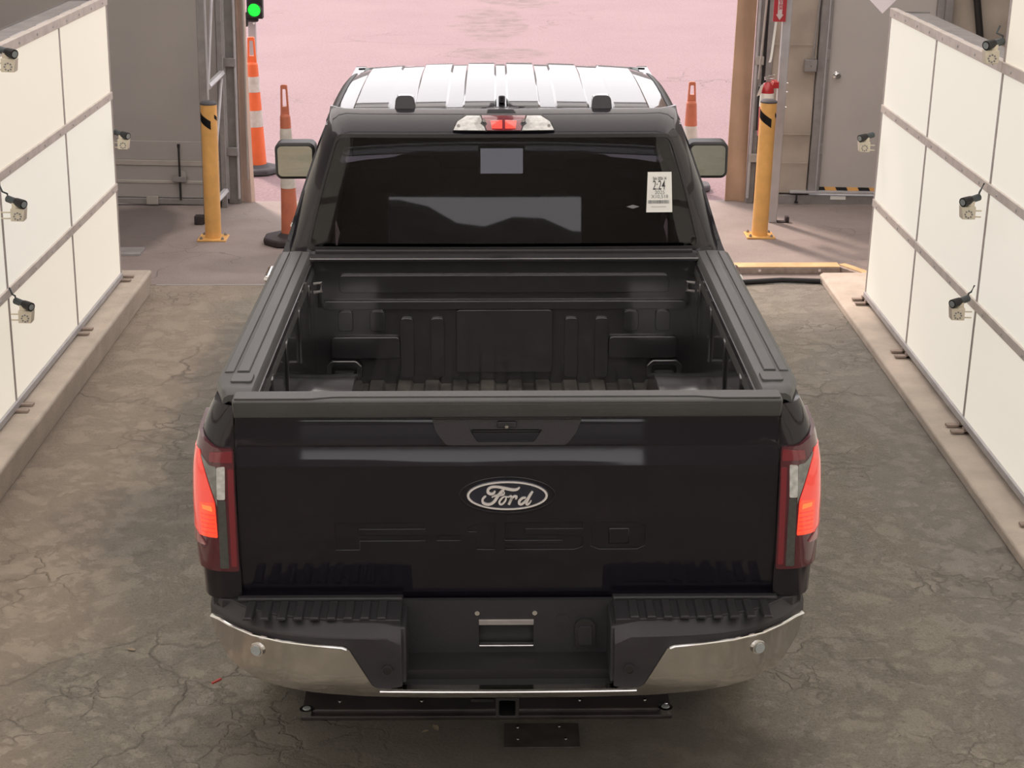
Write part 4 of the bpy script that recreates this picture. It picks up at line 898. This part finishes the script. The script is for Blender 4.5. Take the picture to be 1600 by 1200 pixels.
# drive-over scanner and steel plate under the tail
sca = thing('underbody_scanner', 'low black bar scanner on the floor beneath the chrome bumper', 'scanner', (-.08, .55, 0))
link('bar', B((-.755, .592, .50, .66, 0, .030)), 'scan', sca, bevel=.006)
link('front_lip', B((-.755, .592, .475, .50, 0, .016)), 'scan', sca, bevel=.004)
for x in (-.735, .57):
    link('end_lens', lathe([(.026, .016), (.026, .034), (.018, .036)], (x, .502, 0), 20), 'bright', sca)
    link('lens_glass', lathe([(.016, .035), (.014, .038), (.006, .040)], (x, .502, 0), 16), 'glass_lens', sca)
for x in (-.62, -.32, -.02, .26, .50): link('screw', lathe([(.007, .03), (.006, .034)], (x, .56, 0), 10), 'bright', sca)
world()
flp = thing('floor_plate', 'dark screwed steel plate set on the floor under the hitch', 'plate', (.115, .33, 0))
link('plate', B((-.02, .25, .275, .44, 0, .006)), 'plate', flp, bevel=.002)
for x, y in ((.03, .33), (.20, .33), (.03, .41), (.18, .415)): link('screw', lathe([(.006, .006), (.005, .010)], (x, y, 0), 10), 'bright', flp)
world()
# ================================================================== WALL CAMERAS
def camera_unit(label, x, y, z, s, px_):   # s: +1 on the left wall (looks to +x), -1 on the right wall
    c = thing('wall_camera', label, 'camera', (x, y, z), 'inspection cameras on the panel walls', lean=LEAN)
    hs = prism([(x-.042, z-.075), (x+.034, z-.075), (x+.043, z+.0), (x-.040, z+.0)] if s > 0 else [(x+.042, z-.075), (x-.034, z-.075), (x-.043, z+.0), (x+.040, z+.0)], 'y', y-.035, y+.035)
    link('lamp_housing', hs, 'cream', c, bevel=.004)
    ring = bmesh.new()
    for k in range(8):
        a = k*math.pi/4; addtube(ring, [(x+.020*math.cos(a), y-.035, z-.045+.020*math.sin(a)), (x+.020*math.cos(a), y-.038, z-.045+.020*math.sin(a))], .005, 8)
    link('led_ring', ring, 'ink_grey', c)
    link('swivel_cradle', T([(x-.01*s, y, z), (x-.01*s, y, z+.03)], .028, 14), 'cream', c)
    d = Vector((s*.80, -.52, -.12)).normalized(); p = Vector((x-.015*s, y, z+.035))
    link('camera_body', T([p-d*.065, p+d*.01], .021, 14), 'cable', c)
    link('lens_barrel', T([p+d*.005, p+d*.045, p+d*.07], [.024, .027, .027], 16), 'black', c)
    link('lens_front', disc(p+d*.068, d, .019, .004, 14), 'glass_lens', c)
    for zz in (z-.03, z-.066): link('bracket_rod', T([(x-.03*s, y, zz), (px_, y, zz)], .0045, 8), 'cream', c)
    if y < 5: link('cable', T([p-d*.06, p-d*.066+Vector((0, 0, .03)), (px_+s*.022, y-.012, z+.095), (px_+s*.004, y-.006, z+.135)], .0055, 8), 'cable', c)
    c.scale = (.86, .86, .86); world()
for z, y, x, lb in ((1.995, 3.33, -2.40, 'camera on the left wall near its top rail, cut by picture edge'), (1.255, 3.33, -2.425, 'camera on the left wall below its second rail'),
                    (.725, 3.33, -2.437, 'camera on the left wall just below its lowest rail'), (1.125, 5.92, -2.455, 'camera on the far end of the left wall beside the grey cloth')):
    camera_unit('cream and black '+lb, x, y, z, 1, -2.53)
for z, y, x, lb in ((2.035, 3.28, 2.362, 'camera on the right wall above its top rail'), (1.265, 3.28, 2.317, 'camera on the right wall below its second rail'),
                    (.740, 3.28, 2.309, 'camera on the right wall at its lowest rail'), (1.140, 5.70, 2.318, 'camera on the far end of the right wall before the grey door')):
    camera_unit('cream and black '+lb, x, y, z, -1, 2.40)
# hanging paper above the right wall's far corner
hp = thing('hanging_card', 'white card corner pointing down above the right panel wall', 'card', (2.31, 5.5, 1.98))
link('card', prism([(2.308, 1.975), (2.46, 2.13), (2.31, 2.28), (2.155, 2.125)], 'y', 5.40, 5.404), 'card', hp, 0)
link('card_string', T([(2.31, 5.402, 2.27), (2.33, 5.402, 4.5)], .002, 6), 'cable', hp)
world()
# ================================================================== LITTER
tag(link('red_scrap', rotbox(-1.12, .75, .045, .008, 0, .006, 50), 'scrapred'), 'tiny red plastic scrap on the asphalt left of the bumper', 'scrap')
def leaf(x, y, s, a, label):
    bm = bmesh.new()
    pts = [(0, -1), (.45, -.4), (.5, .2), (.2, .7), (0, 1.1), (-.25, .6), (-.5, .1), (-.4, -.5)]
    vs = [bm.verts.new((x+s*(p[0]*math.cos(a)-p[1]*math.sin(a)), y+s*(p[0]*math.sin(a)+p[1]*math.cos(a)), .004+.25*s*abs(p[0]))) for p in pts]
    c = bm.verts.new((x, y, .003))
    for i in range(8): bm.faces.new((vs[i], vs[(i+1) % 8], c))
    thicken(bm, (0, 0, .001)); tag(link('dry_leaf', bm, 'leaf'), label, 'leaf', 'dry leaves on the floor')
leaf(-.265, .415, .022, .5, 'curled dry leaf on the floor left of the hitch'); leaf(-.30, .39, .014, 2.0, 'small round dry leaf beside the curled leaf on floor')
leaf(-1.48, 1.02, .02, 1.2, 'pale dry leaf on the asphalt left of the truck')
